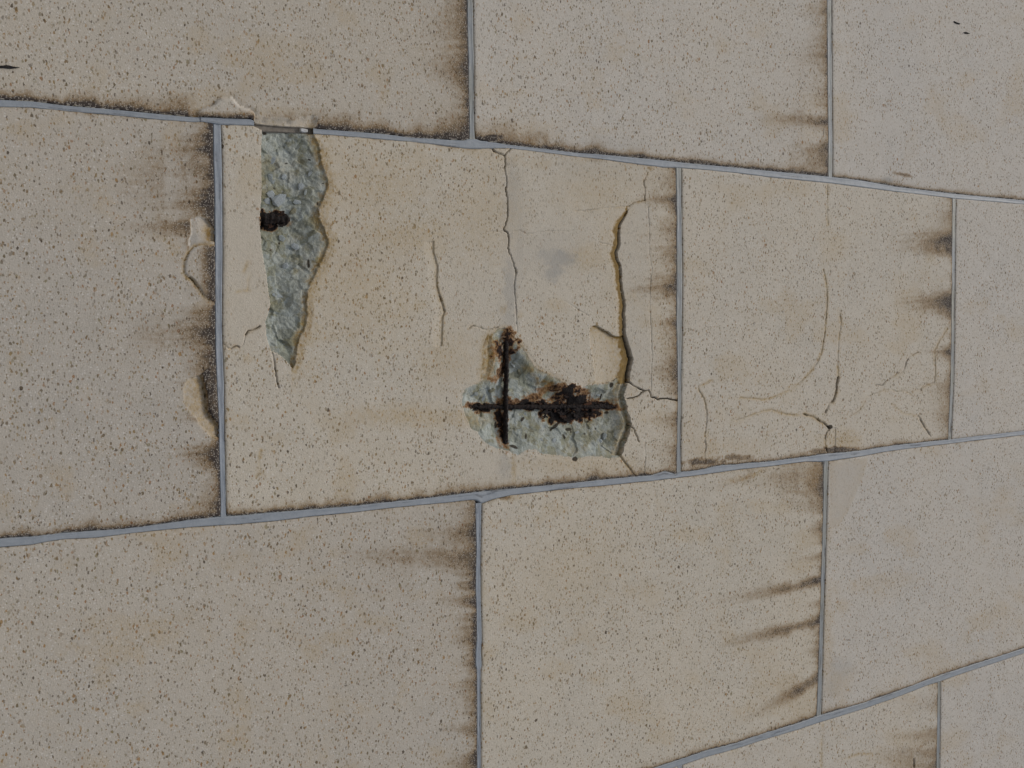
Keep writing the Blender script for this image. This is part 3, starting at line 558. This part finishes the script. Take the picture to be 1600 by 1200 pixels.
def damage_topleft(f):
    px, py = f.px, f.py
    pj = jitter(F4, .9, 4, 2, True); i = local(px, py, pj, 14); x, y = px[i], py[i]; ins = inside(x, y, pj); d = seg_dist(x, y, pj, True)
    f.h[i] = np.where(ins, -.0022 * sm(d, 0, 3) - .0012 * fbm(x / 6, y / 6, 2), f.h[i]); top = seg_dist(x, y, F4[4:11])
    f.stain[i] = np.where(ins, .95 * sm(y, 170, 186) * (.5 + .8 * fbm(x / 6, y / 6, 7)), f.stain[i] * .6); f.white[i] = np.where(ins & (d < 7) & (y < 178), .75 * fbm(x / 6, y / 6, 3) + .3, f.white[i]); f.stain[i] = np.where((~ins) & (d < 9) & (y < 175), np.maximum(f.stain[i], .28 * np.exp(-d / 5)), f.stain[i]); f.ochre[i] = np.where(ins, .25 * sm(x, 380, 395), f.ochre[i])
    q = (~ins) * np.exp(-(top / 3.5) ** 2) * (x > 360); f.grey[i] = np.maximum(f.grey[i], .7 * q); f.h[i] = np.where(~ins, np.maximum(f.h[i], .0012 * q), f.h[i])
    pj = jitter(F5, 2.4, 7, 3, True); i = local(px, py, pj, 14); x, y = px[i], py[i]; ins = inside(x, y, pj); d = seg_dist(x, y, pj, True)
    f.h[i] = np.where(ins, .0026 * sm(d, -1, 9) + .0014 * fbm(x / 6, y / 4, 2), f.h[i]); f.stain[i] = np.where(ins, .10 * sm(fbm(x / 9, y / 9, 77), .4, .7), f.stain[i]); f.smooth[i] = np.where(ins, .35, f.smooth[i]); f.white[i] = np.where(ins, .5 * fbm(x / 7, y / 5, 31), f.white[i])
    f.ochre[i] = np.where(ins, .32 * fbm(x / 9, y / 9, 4) + .4 * np.exp(-((x - 489) ** 2 + (y - 198) ** 2) / 60), f.ochre[i]); f.rust[i] = np.where(ins, .45 * np.exp(-((x - 456) ** 2 / 16 + (y - 188) ** 2 / 5)), f.rust[i])
    f.blob('stain', 560, 202, 60, 6, .6, 1); f.blob('ochre', 305, 178, 4, 8, .7, .8); f.blob('ochre', 728, 126, 8, 6, .5, 1); f.blob('ochre', 340, 146, 26, 8, .25, 1.3); f.blob('ochre', 430, 176, 50, 10, .2, 1.4)
def damage_topmid(f):
    f.blob('ochre', 828, 222, 10, 8, .55, 1); f.blob('ochre', 815, 205, 60, 16, .25, 1.4); f.blob('stain', 770, 215, 16, 6, .9, .8); f.blob('stain', 795, 225, 16, 4, .8, .8); f.blob('white', 757, 60, 12, 90, .35, 1.3)
    f.blob('white', 957, 239, 8, 3, .6, .6); f.blob('stain', 1085, 252, 26, 3, .8, .8); f.blob('grey', 955, 228, 60, 14, .25, 1.4); f.blob('dark', 1287, 206, 1, 5, .6, .5)
    f.blob('white', 1250, 268, 30, 4, .4, 1)
def damage_topright(f):
    f.blob('white', 1312, 120, 12, 140, .35, 1.3); f.blob('grey', 1386, 283, 7, 5, .8, .8); f.blob('stain', 1412, 273, 16, 3, .6, .9, .2); f.blob('stain', 1340, 281, 30, 3, .45, 1); f.blob('stain', 1540, 308, 50, 3, .6, 1)
def damage_lowmid(f):
    f.crack([(1135,752),(1150,750),(1165,747),(1190,736)], 1.2, .0004, .05, .6, .7, 3); f.blob('ochre', 1280, 745, 22, 16, .4, 1.2); f.blob('ochre', 900, 900, 90, 60, .16, 1.6); f.blob('white', 800, 850, 40, 60, .2, 1.6)
    f.blob('stain', 790, 777, 10, 3, .6, .7); f.blob('ochre', 800, 779, 16, 4, .35, .9)
def damage_lowright(f):
    px, py = f.px, f.py; pl = [(1297,722),(1356,715),(1352,735),(1338,770),(1325,800),(1308,825),(1296,825)]
    i = local(px, py, pl, 10); ins = inside(px[i], py[i], pl); d = seg_dist(px[i], py[i], jitter(pl, 1.5, 5, 4, True), True); a = ins * sm(d, -2, 5)
    f.smooth[i] = np.maximum(f.smooth[i], .6 * a + .3 * a * fbm(px[i] / 12, py[i] / 12, 3)); f.ochre[i] = np.maximum(f.ochre[i], .30 * a * fbm(px[i] / 30, py[i] / 30, 9) + .2 * ins * np.exp(-d / 3)); f.grey[i] = np.maximum(f.grey[i], .30 * a * fbm(px[i] / 20, py[i] / 20, 5))
    f.ochre[i] = np.maximum(f.ochre[i], .0); f.blob('grey', 1312, 1045, 18, 14, .35, .9); f.blob('grey', 1300, 1070, 12, 22, .3, 1); f.blob('ochre', 1292, 1000, 8, 90, .25, 1.2); f.blob('smooth', 1310, 1050, 22, 26, .6, 1)
def damage_lowfar(f):
    f.crack([(1286,1130),(1284,1165),(1283,1200),(1282,1230)], .8, .0006, .25, .4, .6, 3); f.crack([(1312,1187),(1325,1184),(1340,1178),(1362,1178)], .8, .0006, .2, .5, .8, 4)
    f.crack([(1428,1186),(1428.5,1200)], 1.2, .002, .8, .3, .4, 5); f.crack([(1295,1130),(1310,1145),(1322,1155)], .5, .0003, .1, .1, .8, 6)
DMG = {'mid': damage_mid, 'mid_right': damage_right, 'mid_left': damage_left, 'top_left': damage_topleft, 'top_mid': damage_topmid, 'top_right': damage_topright,
       'low_mid': damage_lowmid, 'low_right': damage_lowright, 'low_far': damage_lowfar}

# ------------------------------------------------------------------ object helpers
def link(o, parent=None):
    col.objects.link(o); o.parent = parent; return o
def mesh_np(name, V, Q, mat, parent, attrs=None, smooth=True):
    used, inv = np.unique(Q.ravel(), return_inverse=True)
    V = V[used]; Q = inv.reshape(Q.shape)
    o_ = V.mean(0)
    me = bpy.data.meshes.new(name); nf = len(Q); k = Q.shape[1]
    me.vertices.add(len(V)); me.vertices.foreach_set('co', V.astype(np.float32).ravel())
    me.loops.add(nf * k); me.loops.foreach_set('vertex_index', Q.astype(np.int32).ravel())
    me.polygons.add(nf); me.polygons.foreach_set('loop_start', np.arange(nf, dtype=np.int32) * k); me.polygons.foreach_set('loop_total', np.full(nf, k, np.int32))
    me.polygons.foreach_set('use_smooth', np.full(nf, smooth))
    me.update(calc_edges=True)
    if attrs:
        for an, A in attrs.items():
            if A.ndim == 2:
                a = me.attributes.new(an, 'FLOAT_COLOR', 'POINT'); a.data.foreach_set('color', A[used].astype(np.float32).ravel())
            else:
                a = me.attributes.new(an, 'FLOAT', 'POINT'); a.data.foreach_set('value', A[used].astype(np.float32))
    me.materials.append(mat)
    return link(bpy.data.objects.new(name, me), parent)
def samples(a, b, vis_a, vis_b, s, coarse):
    """positions a..b, spaced s between vis_a..vis_b and coarse outside"""
    out = [a]; x = a
    while x < b:
        d = 0 if vis_a <= x <= vis_b else min(abs(x - vis_a), abs(x - vis_b))
        st = s + min(1, d / .05) * (coarse - s); x += max(s, min(st, max(s, (vis_a - x)) if x < vis_a else 9)); out.append(min(x, b))
    if out[-1] - out[-2] < s * .3: out.pop(-2)
    return np.array(out)

wall = bpy.data.objects.new('panel_facade', None); link(wall)
wall['label'] = 'pale speckled panel wall with grey joints, one panel broken open to rusty bars'
wall['category'] = 'facade'

def build_panel(name, colm, k0, k1, step, label=None, detail=True, tone=.5):
    top, bot = LINES[colm][1], LINES[colm + 1][0]              # image upper and lower edge: X(Z)
    lf, rt = joint(colm, k0)[1], joint(colm, k1)[0]            # image left and right edge: Z(X)
    zA, zB = ZA + PH / 2 * k0, ZA + PH / 2 * k1
    xA, xB = XL1 + PW * (colm - 1), XL1 + PW * colm
    if colm >= 2: xA, xB = (XL2, XL3) if colm == 2 else (XL3 + PW * (colm - 3), XL3 + PW * (colm - 2))
    if detail:
        zs = samples(0, 1, (VZ[0] - zA) / (zB - zA), (VZ[1] - zA) / (zB - zA), step / (zB - zA), .02)
        xs = samples(0, 1, (VX_[0] - xA) / (xB - xA), (VX_[1] - xA) / (xB - xA), step / (xB - xA), .02)
    else:
        zs = np.linspace(0, 1, 13); xs = np.linspace(0, 1, 9)
    e = .0015 / .4
    zs = np.concatenate(([0, 0], [e * .4, e], zs[(zs > e * 1.5) & (zs < 1 - e * 1.5)], [1 - e, 1 - e * .4], [1, 1])); xs = np.concatenate(([0, 0], [e * .4, e], xs[(xs > e * 1.5) & (xs < 1 - e * 1.5)], [1 - e, 1 - e * .4], [1, 1]))
    nz, nx = len(zs), len(xs)
    S, T = np.meshgrid(zs, xs); Z = zA + (zB - zA) * S; X = xA + (xB - xA) * T
    amp = .0009 if detail else 0
    for _ in range(7):
        Xt = top(Z) - amp * (fbm(Z * 160, Z * 0, 3) - .5) * 1.2; Xb = bot(Z) + amp * (fbm(Z * 160, Z * 0, 9) - .5) * 2
        X = Xt + (Xb - Xt) * T
        Zl = lf(X) + amp * (fbm(X * 160, X * 0, 5) - .5); Zr = rt(X) + amp * (fbm(X * 160, X * 0, 7) - .5) * 1.4
        Z = Zl + (Zr - Zl) * S
    px, py = to_px(X, Z)
    pxm = F / DIST * .8                                         # rough px per metre
    sc_ = np.clip(pxm, 1, 1e9)
    er = (Zr - Z) * sc_; eu = (X - Xt) * sc_; el_ = (Xb - X) * sc_; ex = (Z - Zl) * sc_
    sh = px.shape
    fl = lambda a: np.ascontiguousarray(a).ravel()
    f = base_field(name if detail else 'plain', fl(px), fl(py), fl(er), fl(eu), fl(el_), fl(ex))
    if name in DMG: DMG[name](f)
    h = f.h
    ed = np.minimum(np.minimum(fl(Zr - Z), fl(Z - Zl)), np.minimum(fl(X - Xt), fl(Xb - X)))
    h = h + .0010 * np.exp(-np.maximum(ed, 0) / .0011)
    if detail:
        h = h + .0007 * (fbm(f.px / 60, f.py / 60, 14) - .5)
    h = h.reshape(sh)
    border = np.zeros(sh, bool); border[0] = border[-1] = True; border[:, 0] = border[:, -1] = True
    h[border] = .016
    V = np.stack([fl(X), fl(h), fl(Z)], 1)
    idx = np.arange(nx * nz).reshape(nx, nz)
    Q = np.stack([idx[:-1, :-1].ravel(), idx[:-1, 1:].ravel(), idx[1:, 1:].ravel(), idx[1:, :-1].ravel()], 1)
    v0, v1, v3 = V[Q[5 + nz * 4, 0]], V[Q[5 + nz * 4, 1]], V[Q[5 + nz * 4, 3]]
    if np.cross(v1 - v0, v3 - v0)[1] > 0: Q = Q[:, ::-1]
    A = np.stack([f.stain, f.ochre, f.smooth, f.grey], 1); B = np.stack([f.rust, f.dark, f.expo, f.white], 1)
    attrs = {'wear_a': np.clip(A, 0, 1), 'wear_b': np.clip(B, 0, 1), 'panel_tone': np.full(len(V), tone)}
    fx = f.px[Q].mean(1); fy = f.py[Q].mean(1)
    lab = np.zeros(len(Q), int); pieces = PIECES.get(name, [])
    for n_, (pn, poly, pl) in enumerate(pieces):
        m = inside(fx, fy, poly); lab[m & (lab == 0)] = n_ + 1
    o = mesh_np('panel', V, Q[lab == 0], MAT, wall, attrs)
    if label: o['label'] = label
    for n_, (pn, poly, pl) in enumerate(pieces):
        if (lab == n_ + 1).sum() < 4: continue
        c = mesh_np(pn, V, Q[lab == n_ + 1], MAT, o, attrs)
        if pl: c['label'] = pl
    return o
VX_ = (float(to_wall(0, -8)[0]) - .3, float(to_wall(0, 1208)[0]) + .05); VX_ = (min(float(to_wall(x, -8)[0]) for x in (0, 1600)), max(float(to_wall(x, 1208)[0]) for x in (0, 1600)))
VZ = (min(float(to_wall(-8, y)[1]) for y in (0, 1200)), max(float(to_wall(1608, y)[1]) for y in (0, 1200)))

PIECES = {
 'mid': [
  ('exposed_concrete', CAV1, 'long hole broken open to grey-green concrete and stones'),
  ('exposed_concrete', CAV2, 'hole around two crossed rusty bars'),
  ('edge_strip', [(330,180),(411,180)] + CAV1_LEFT[:17] + STRIP_DAB[::-1][1:] + STRIP_LINK[::-1][1:] + STRIP_CR[::-1][1:] + [(330,530)], 'smooth narrow strip left standing beside the joint'),
  ('broken_chip', TRI + [(802,222),(767,222)], 'small loose triangular chip at the joint'),
  ('broken_chip', [(981,597),(992,604),(1000,608),(1005,612),(996,619),(988,622),(978,623),(974,618),(978,605)], None),
  ('broken_slab', [(789,243)] + C2[1:] + C2b[1:5] + [(796,520),(805,528),(815,540),(825,556),(835,572),(842,578),(855,584),(866,589),(875,594),(885,601),(893,607),(903,610),(922,601)] + PATCH[::-1][2:] + PATCH[1:9] + C1[::-1][6:-1] + [(1008,313),(1008,297),(1006,283),(1012,270),(1012,245),(802,215),(802,229),(792,238)], 'cracked slab between the thin upright crack and the ochre-lined crack'),
  ('shallow_patch', PATCH, 'shallow ochre-edged spot where the face has flaked away'),
  ('broken_slab', FLAP[:22] + C3[1:] + [(1075,626),(1075,240),(1012,240),(1012,270),(1006,283),(1008,297),(1008,313),(990,317)], 'proud strip of the face right of the ochre-lined crack'),
  ('broken_slab', FLAP[22:32] + [(978,725),(985,733),(993,744),(993,760),(1075,760),(1075,626)] + C3[::-1][1:-4] + [(1005,612),(996,619),(988,622),(978,623)], 'lower corner piece cut off by a jagged crack'),
 ],
 'mid_left': [('flake', F1, None), ('flake', F2, None), ('flake', F3, 'ochre-yellow spalled spot beside the joint'), ('flake', F3R, None)],
 'top_left': [('flake', F4, None), ('flake', F5, 'cream chipped edge above the gap in the sealant')],
}

PANELS = [
 ('top_left', 0, -1, 1, .0022, 'large grey-beige panel at the upper left with a chipped lower edge', .33),
 ('top_mid', 0, 1, 3, .0018, 'clean panel at the top centre', .86),
 ('top_right', 0, 3, 5, .0018, 'cleanest panel, in the upper right corner', .98),
 ('mid_left', 1, -2, 0, .0015, 'left panel with brown grime and ochre flakes along its joint', .22),
 ('mid', 1, 0, 2, .00078, 'cracked panel with two broken holes and rusty reinforcing bars', .60),
 ('mid_right', 1, 2, 4, .0010, 'panel with fine curved ochre cracks and dark soot spots by its right joint', .74),
 ('mid_far', 1, 4, 6, .0022, None, .92),
 ('low_left', 2, -1, 1, .0018, 'lower left panel with brown streaks at its right joint', .30),
 ('low_mid', 2, 1, 3, .0018, 'lower panel with three dark slanting streaks at its right joint', .64),
 ('low_right', 2, 3, 5, .0018, 'lower right panel with a yellowish smooth corner', .90),
 ('low_under', 3, 0, 2, .003, None, .5),
 ('low_far', 3, 2, 4, .0018, None, .80),
 ('low_farther', 3, 4, 6, .003, None, .95)]
mid_obj = None; done = set()
for nm, cm, a, b, st, lb, tn in PANELS:
    o = build_panel(nm, cm, a, b, st, lb, True, tn); done.add((cm, a))
    if nm == 'mid': mid_obj = o
ZMIN_K = math.floor((0.0 - ZA) / (PH / 2)) + 1
for cm in range(-1, 4):
    st0 = {-1: 0, 0: 1, 1: 0, 2: 1, 3: 0}[cm]
    for k in range(-10, 12):
        if (k - st0) % 2 or (cm, k) in done: continue
        if ZA + PH / 2 * k < -.02 or k > 8: continue
        build_panel('plain', cm, k, k + 2, .1, None, False, .4 + .25 * ((k * 7 + cm * 3) % 4) / 4)

# ------------------------------------------------------------------ sealant joints
def strip(name, A, B, seed, mat, parent, wear=(0., 0.), depth=.0007, lift=0., prof=None, label=None):
    """A, B: arrays (n,2) of X,Z along the two sides"""
    n = len(A); m = 9; t = np.linspace(0, 1, m); V = []; wa = []
    dpt = depth * (1 - (2 * t - 1) ** 2) * .9 + .0004
    s_ = np.arange(n)
    wave = (fbm(s_ / 9, s_ * 0, seed) - .5) * .0007
    for j in range(m):
        X = A[:, 0] + (B[:, 0] - A[:, 0]) * (t[j] * 1.14 - .07); Z = A[:, 1] + (B[:, 1] - A[:, 1]) * (t[j] * 1.14 - .07)
        ridge = (fbm(s_ / 12, s_ * 0 + j * .9, seed + 4, 4) - .5) * .0009
        y = dpt[j] + lift + wave * (0 < j < m - 1) + ridge * (0 < j < m - 1) + (.006 if j in (0, m - 1) else 0)
        V.append(np.stack([X, y, Z], 1)); e = abs(2 * t[j] - 1)
        st = wear[0] * np.ones(n) + .55 * (e > .9) * fbm(s_ / 6, s_ * 0 + j, seed) + .55 * sm(fbm(s_ / 16, s_ * 0 + j * .5, seed + 9, 4), .54, .74)
        wa.append(np.stack([st, wear[1] * np.ones(n) * np.ones(n), np.zeros(n), np.zeros(n)], 1))
    V = np.stack(V, 1).reshape(-1, 3); wa = np.stack(wa, 1).reshape(-1, 4)
    idx = np.arange(n * m).reshape(n, m)
    Q = np.stack([idx[:-1, :-1].ravel(), idx[:-1, 1:].ravel(), idx[1:, 1:].ravel(), idx[1:, :-1].ravel()], 1)
    q = Q[m * (n // 2) + 3]; 
    if np.cross(V[q[1]] - V[q[0]], V[q[3]] - V[q[0]])[1] > 0: Q = Q[:, ::-1]
    o = mesh_np(name, V, Q, mat, parent, {'wear_a': wa})
    if label: o['label'] = label
    return o
def long_joint(i, z0, z1, seed, step=.003, name='sealant_joint', mat=None, **kw):
    n = max(4, int((z1 - z0) / step)); Z = np.linspace(z0, z1, n); a, b = LINES[i]
    return strip(name, np.stack([a(Z), Z], 1), np.stack([b(Z), Z], 1), seed, mat or SEAL, wall, **kw)
zpx = lambda x, y: float(to_wall(x, y)[1])
ZTOP = ZA + PH / 2 * 10
z398, z490, z313 = zpx(397, 191), zpx(490, 203), zpx(314, 187)
long_joint(1, 0, z313 + .001, 3, wear=(.04, .15)); long_joint(1, z313, z398, 4, wear=(0, 0), lift=-.0008); long_joint(1, z490, ZTOP, 5, wear=(.03, .15))
long_joint(1, z398 - .004, z490 + .004, 6, mat=M_BACK, depth=.0010, lift=.0055, name='joint_backer', label='bare brown joint where the sealant is gone')
long_joint(2, 0, ZTOP, 7, wear=(.05, .1)); long_joint(3, 0, ZTOP, 8, wear=(.05, .25))
for i in (-1, 0, 4): long_joint(i, 0, ZTOP, 20 + i, .05)
# white scrap left in the bare joint
def blobmesh(name, pts, y0, y1, mat, parent, bev=.0006):
    """solid chip from a traced outline, back at y0, front at y1, front edge pulled in"""
    X, Z = to_wall([p[0] for p in pts], [p[1] for p in pts], y1); n = len(pts); cx, cz = X.mean(), Z.mean()
    V = [(x, y0, z) for x, z in zip(X, Z)] + [(x, y1 + bev, z) for x, z in zip(X, Z)] + [(cx + (x - cx) * .8, y1, cz + (z - cz) * .8) for x, z in zip(X, Z)]
    Fc = []
    for r in (0, n):
        for k in range(n): Fc.append((r + k, r + (k + 1) % n, r + n + (k + 1) % n, r + n + k))
    Fc.append(tuple(range(2 * n, 3 * n))); Fc.append(tuple(range(n - 1, -1, -1)))
    me = bpy.data.meshes.new(name); me.from_pydata(V, [], Fc); me.materials.append(mat); me.update()
    import bmesh
    bm = bmesh.new(); bm.from_mesh(me); bmesh.ops.recalc_face_normals(bm, faces=bm.faces); bm.to_mesh(me); bm.free()
    return link(bpy.data.objects.new(name, me), parent)
blobmesh('sealant_scrap', [(469,200),(474,200.5),(481,202),(481,206),(476,207),(470,205)], .008, .0028, M_WHITE, wall)['label'] = 'small white scrap in the open joint'

def cross_joint(cm, k, seed, wear=(0., .0)):
    a, b = joint(cm, k); e0, e1 = LINES[cm][1], LINES[cm + 1][0]
    zc = ZA + PH / 2 * k; x0 = float(e0(zc)) - .0015; x1 = float(e1(zc)) + .0015
    tr = (cm, k) in TR; X = np.linspace(x0, x1, 220 if tr else 12)
    strip('sealant_joint', np.stack([X, a(X)], 1), np.stack([X, b(X)], 1), seed, SEAL, wall, wear=wear, lift=.0005)
wears = {(1,0): (0,0), (0,1): (.16,1), (0,3): (.10,.9), (1,2): (.12,.8), (1,4): (.16,.9), (2,1): (.0,.0), (2,3): (.14,.9), (3,4): (.12,.9)}
for cm in range(-1, 4):
    st0 = {-1: 0, 0: 1, 1: 0, 2: 1, 3: 0}[cm]
    for k in range(-10, 11):
        if (k - st0) % 2 or ZA + PH / 2 * k < .02 or k > 9: continue
        cross_joint(cm, k, 40 + k + cm * 5, wears.get((cm, k), (.05, .3)))
# backing wall behind the panels
def box(name, x0, x1, y0, y1, z0, z1, mat, parent):
    V = [(x, y, z) for x in (x0, x1) for y in (y0, y1) for z in (z0, z1)]
    Fc = [(0, 1, 3, 2), (4, 6, 7, 5), (0, 4, 5, 1), (2, 3, 7, 6), (0, 2, 6, 4), (1, 5, 7, 3)]
    me = bpy.data.meshes.new(name); me.from_pydata(V, [], Fc); me.materials.append(mat); me.update()
    return link(bpy.data.objects.new(name, me), parent)
box('backing_wall', XL1 - 2 * PW, XL3 + PW, .0165, .25, 0, ZTOP, M_BACK, wall)

# ------------------------------------------------------------------ reinforcing bars
def bar(p0, p1, y0, y1, r, seed, label):
    """ribbed rusty bar through two photo points at depth y0..y1, lumpy with scale"""
    a = np.array([float(to_wall(*p0, y0)[0]), y0, float(to_wall(*p0, y0)[1])]); b = np.array([float(to_wall(*p1, y1)[0]), y1, float(to_wall(*p1, y1)[1])])
    L = np.linalg.norm(b - a); t = (b - a) / L; n = int(L / .0009); m = 18
    u = np.cross(t, (0, 1, 0)); u /= np.linalg.norm(u); w = np.cross(t, u)
    s_ = np.linspace(0, 1, n)[:, None]; th = np.linspace(0, 2 * math.pi, m, endpoint=False)[None, :]
    lump = fbm(s_ * L * 260 + 0 * th, 2.2 * np.cos(th) + 7, seed, 4) + .5 * fbm(s_ * L * 700, 5 * np.sin(th), seed + 2, 2)
    rib = .00035 * (np.cos(s_ * L / .006 * 2 * math.pi + th) > .6)
    R = r * (.35 + 1.0 * lump) + rib
    wander = (fbm(s_ * L * 40, s_ * 0, seed + 5) - .5) * .0026
    end = np.clip(np.minimum(s_, 1 - s_) * L / .004, .15, 1) ** .5
    V = a + (b - a) * s_[..., None] + u * (np.cos(th) * R * end + wander)[..., None] + w * (np.sin(th) * R * end)[..., None]
    V = V.reshape(-1, 3); idx = np.arange(n * m).reshape(n, m); nx_ = np.roll(idx, -1, 1)
    Q = np.stack([idx[:-1].ravel(), idx[1:].ravel(), nx_[1:].ravel(), nx_[:-1].ravel()], 1)
    o = mesh_np('rebar', V, Q, M_RUST, mid_obj); o['label'] = label
bar((791, 524), (789, 701), .0056, .0060, .0025, 3, 'upright dark rusty bar in the hole')
bar((735, 635), (974, 636), .0082, .0078, .0023, 11, 'long rusty bar crossing behind the upright one')
bar((406, 341), (452, 343), .0050, .0080, .0048, 21, 'short stub of rusty bar')

# ragged scales of rust standing off the bars
rr = random.Random(5)
def flake(cx, cy, r, y, ang=None, el=1.6):
    n = rr.randint(4, 5) * 2; a0 = rr.random() * 6.3; ang = rr.uniform(-.5, .5) if ang is None else ang; pts = []
    for k in range(n):
        t = a0 + k / n * 6.283; q = r * rr.uniform(.55, 1.25); q *= 1 if k % 2 else .62; dx, dy = q * math.cos(t) * el, q * math.sin(t)
        pts.append((cx + dx * math.cos(ang) - dy * math.sin(ang), cy + dx * math.sin(ang) + dy * math.cos(ang)))
    blobmesh('rust_flake', pts, y + .0016, y - rr.uniform(0, .0012), M_FLAKE if rr.random() < .35 else M_RUST, mid_obj, .0003)
for k in range(80):
    t = rr.random(); x = 800 + t * 172; sp_ = 2.5 + 5 * math.exp(-((x - 895) / 40) ** 2) + 2 * math.exp(-((x - 850) / 20) ** 2)
    flake(x, 636 + rr.gauss(0, sp_) + (3 if 865 < x < 895 else 0), rr.uniform(1.0, 3.0), .0075)
for k in range(26):
    y = 528 + rr.random() * 168; sp_ = 5 if y < 560 else 1.8; flake(790 + rr.gauss(0, sp_), y, rr.uniform(1.4, 3.6), .0055, 1.5 + rr.uniform(-.4, .4))
for k in range(16): flake(735 + rr.random() * 48, 635 + rr.gauss(0, 3), rr.uniform(1.4, 3.0), .0065)
for x, y, r in ((893,612,3),(885,620,3),(878,612,2.5),(905,618,3),(870,606,3),(912,622,4),(881,652,4),(888,659,3.5),(876,646,4),(900,650,3.5),(854,644,5),(853,651,3),(930,640,5),(940,634,5),(918,632,6),(903,640,6)): flake(x, y, r, .0068)
for k in range(26): flake(411 + rr.random() * 38, 342 + rr.gauss(0, 6), rr.uniform(1.8, 4.2), .0040)

# ------------------------------------------------------------------ stones set in the broken concrete
import bmesh
def stone_mesh(seed, mat):
    r = random.Random(seed); bm = bmesh.new(); bmesh.ops.create_icosphere(bm, subdivisions=1, radius=1)
    for v in bm.verts: v.co *= r.uniform(.6, 1.3)
    me = bpy.data.meshes.new('stone'); bm.to_mesh(me); bm.free(); me.materials.append(mat); return me
SM = [[stone_mesh(k * 9 + j, M_STONE[j]) for k in range(5)] for j in range(4)]
def stone(x, y, rx, ry, dep, mi, ang=0.):
    pm = 1 / (F / DIST)
    X, Z = to_wall(x, y, dep); o = bpy.data.objects.new('stone', rr.choice(SM[mi])); link(o, mid_obj)
    o.location = (float(X), dep + .0020, float(Z)); o.scale = (ry * pm * .95, min(rx, ry) * pm * .30, rx * pm * .95)
    o.rotation_euler = (rr.uniform(-.25, .25), ang, rr.uniform(-.25, .25))
for q_ in ((437,312,13,12,.0075,0),(424,303,9,9,.008,0),(466,316,8,6,.006,0),(418,314,6,7,.009,0),(459,330,10,5,.006,2),(426,250,9,8,.009,0),(452,245,7,6,.007,0),(420,218,8,10,.010,1),(480,250,6,5,.004,0),(478,300,7,6,.004,1),
          (440,372,8,9,.008,1),(425,388,6,9,.009,3),(447,395,11,7,.007,0),(462,384,12,10,.006,0),(430,405,8,8,.009,2),(446,415,9,7,.007,0),(425,440,7,8,.009,0),(436,462,14,6,.008,0,.5),(452,465,5,12,.007,0,-.3),(424,470,6,10,.009,2),(440,490,5,9,.007,0),
          (443,512,6,6,.006,0),(425,500,6,9,.009,1),(462,490,6,8,.004,2),(470,290,6,6,.005,0),(487,270,5,6,.003,0),(500,300,4,7,.003,1),(425,280,8,7,.009,1),(445,275,8,7,.008,0),(462,265,7,6,.006,2),(470,220,9,5,.006,2),(440,212,9,5,.009,0),
          (740,650,8,6,.007,1),(757,660,9,7,.008,0),(748,668,6,5,.006,0),(770,672,7,8,.009,1),(768,688,7,5,.006,0),(808,655,13,6,.0095,3,.1),(822,648,8,8,.009,1),(832,672,12,8,.009,2),(815,668,7,6,.009,2),(850,668,8,7,.009,0),(845,690,9,7,.007,0),(868,690,9,8,.008,0),
          (888,695,9,6,.008,0),(905,680,10,8,.009,0),(946,682,11,9,.007,1),(938,690,8,6,.008,0),(965,652,9,6,.007,3),(960,648,8,5,.008,2),(925,668,8,7,.009,0),(965,690,7,9,.007,2),(918,700,9,5,.007,0),(945,706,11,4,.006,1),(820,600,11,9,.009,0),(836,605,8,7,.009,0),
          (806,605,7,7,.009,1),(815,580,8,8,.007,2),(825,590,6,5,.007,0),(803,570,6,8,.007,0),(850,620,10,4,.008,0),(868,612,7,4,.008,0),(745,615,7,6,.004,1),(757,622,7,5,.006,0),(770,610,7,6,.006,2),(935,615,8,6,.006,0),(950,610,7,5,.006,1),(920,612,5,5,.006,0),
          (812,562,6,6,.005,1),(874,598,6,4,.004,2),(862,594,6,3.5,.004,2)):
    if rr.random() < .72: q = list(q_); k_ = rr.uniform(.7, 1.35); q[2] *= k_; q[3] *= rr.uniform(.6, 1.1); stone(*q[:6], rr.uniform(-1.5, 1.5))

# ------------------------------------------------------------------ dark slivers lying on the face
def sliver(pts, label, group=None):
    o = blobmesh('dark_sliver', pts, .0006, -.0016, M_DARK, None, .0005)
    o['label'] = label; o['category'] = 'debris'
    if group: o['group'] = group
    return o
sliver([(-26,104),(-10,102.5),(6,102),(10,101.2),(16,102.3),(22,104),(31,105),(24,106.5),(16,107),(6,105.8),(-10,106.5)], 'long thin black sliver on the upper left panel at the photo edge')
sliver([(1491.5,32.8),(1494,34),(1498,35.5),(1501.5,37),(1500,38),(1496,37),(1492.5,35.3)], 'small black speck on the top right panel, the upper of two', 'small black specks')
sliver([(1506.5,50.5),(1509.5,49.3),(1513,50.8),(1516.5,52.2),(1513,53),(1509,52.3)], 'small black speck on the top right panel, the lower of two', 'small black specks')

# ------------------------------------------------------------------ ground in front of the wall
me = bpy.data.meshes.new('ground'); me.from_pydata([(-400, -400, 0), (400, -400, 0), (400, 400, 0), (-400, 400, 0)], [], [(0, 1, 2, 3)]); me.materials.append(M_GROUND)
gr = link(bpy.data.objects.new('ground', me)); gr['kind'] = 'structure'
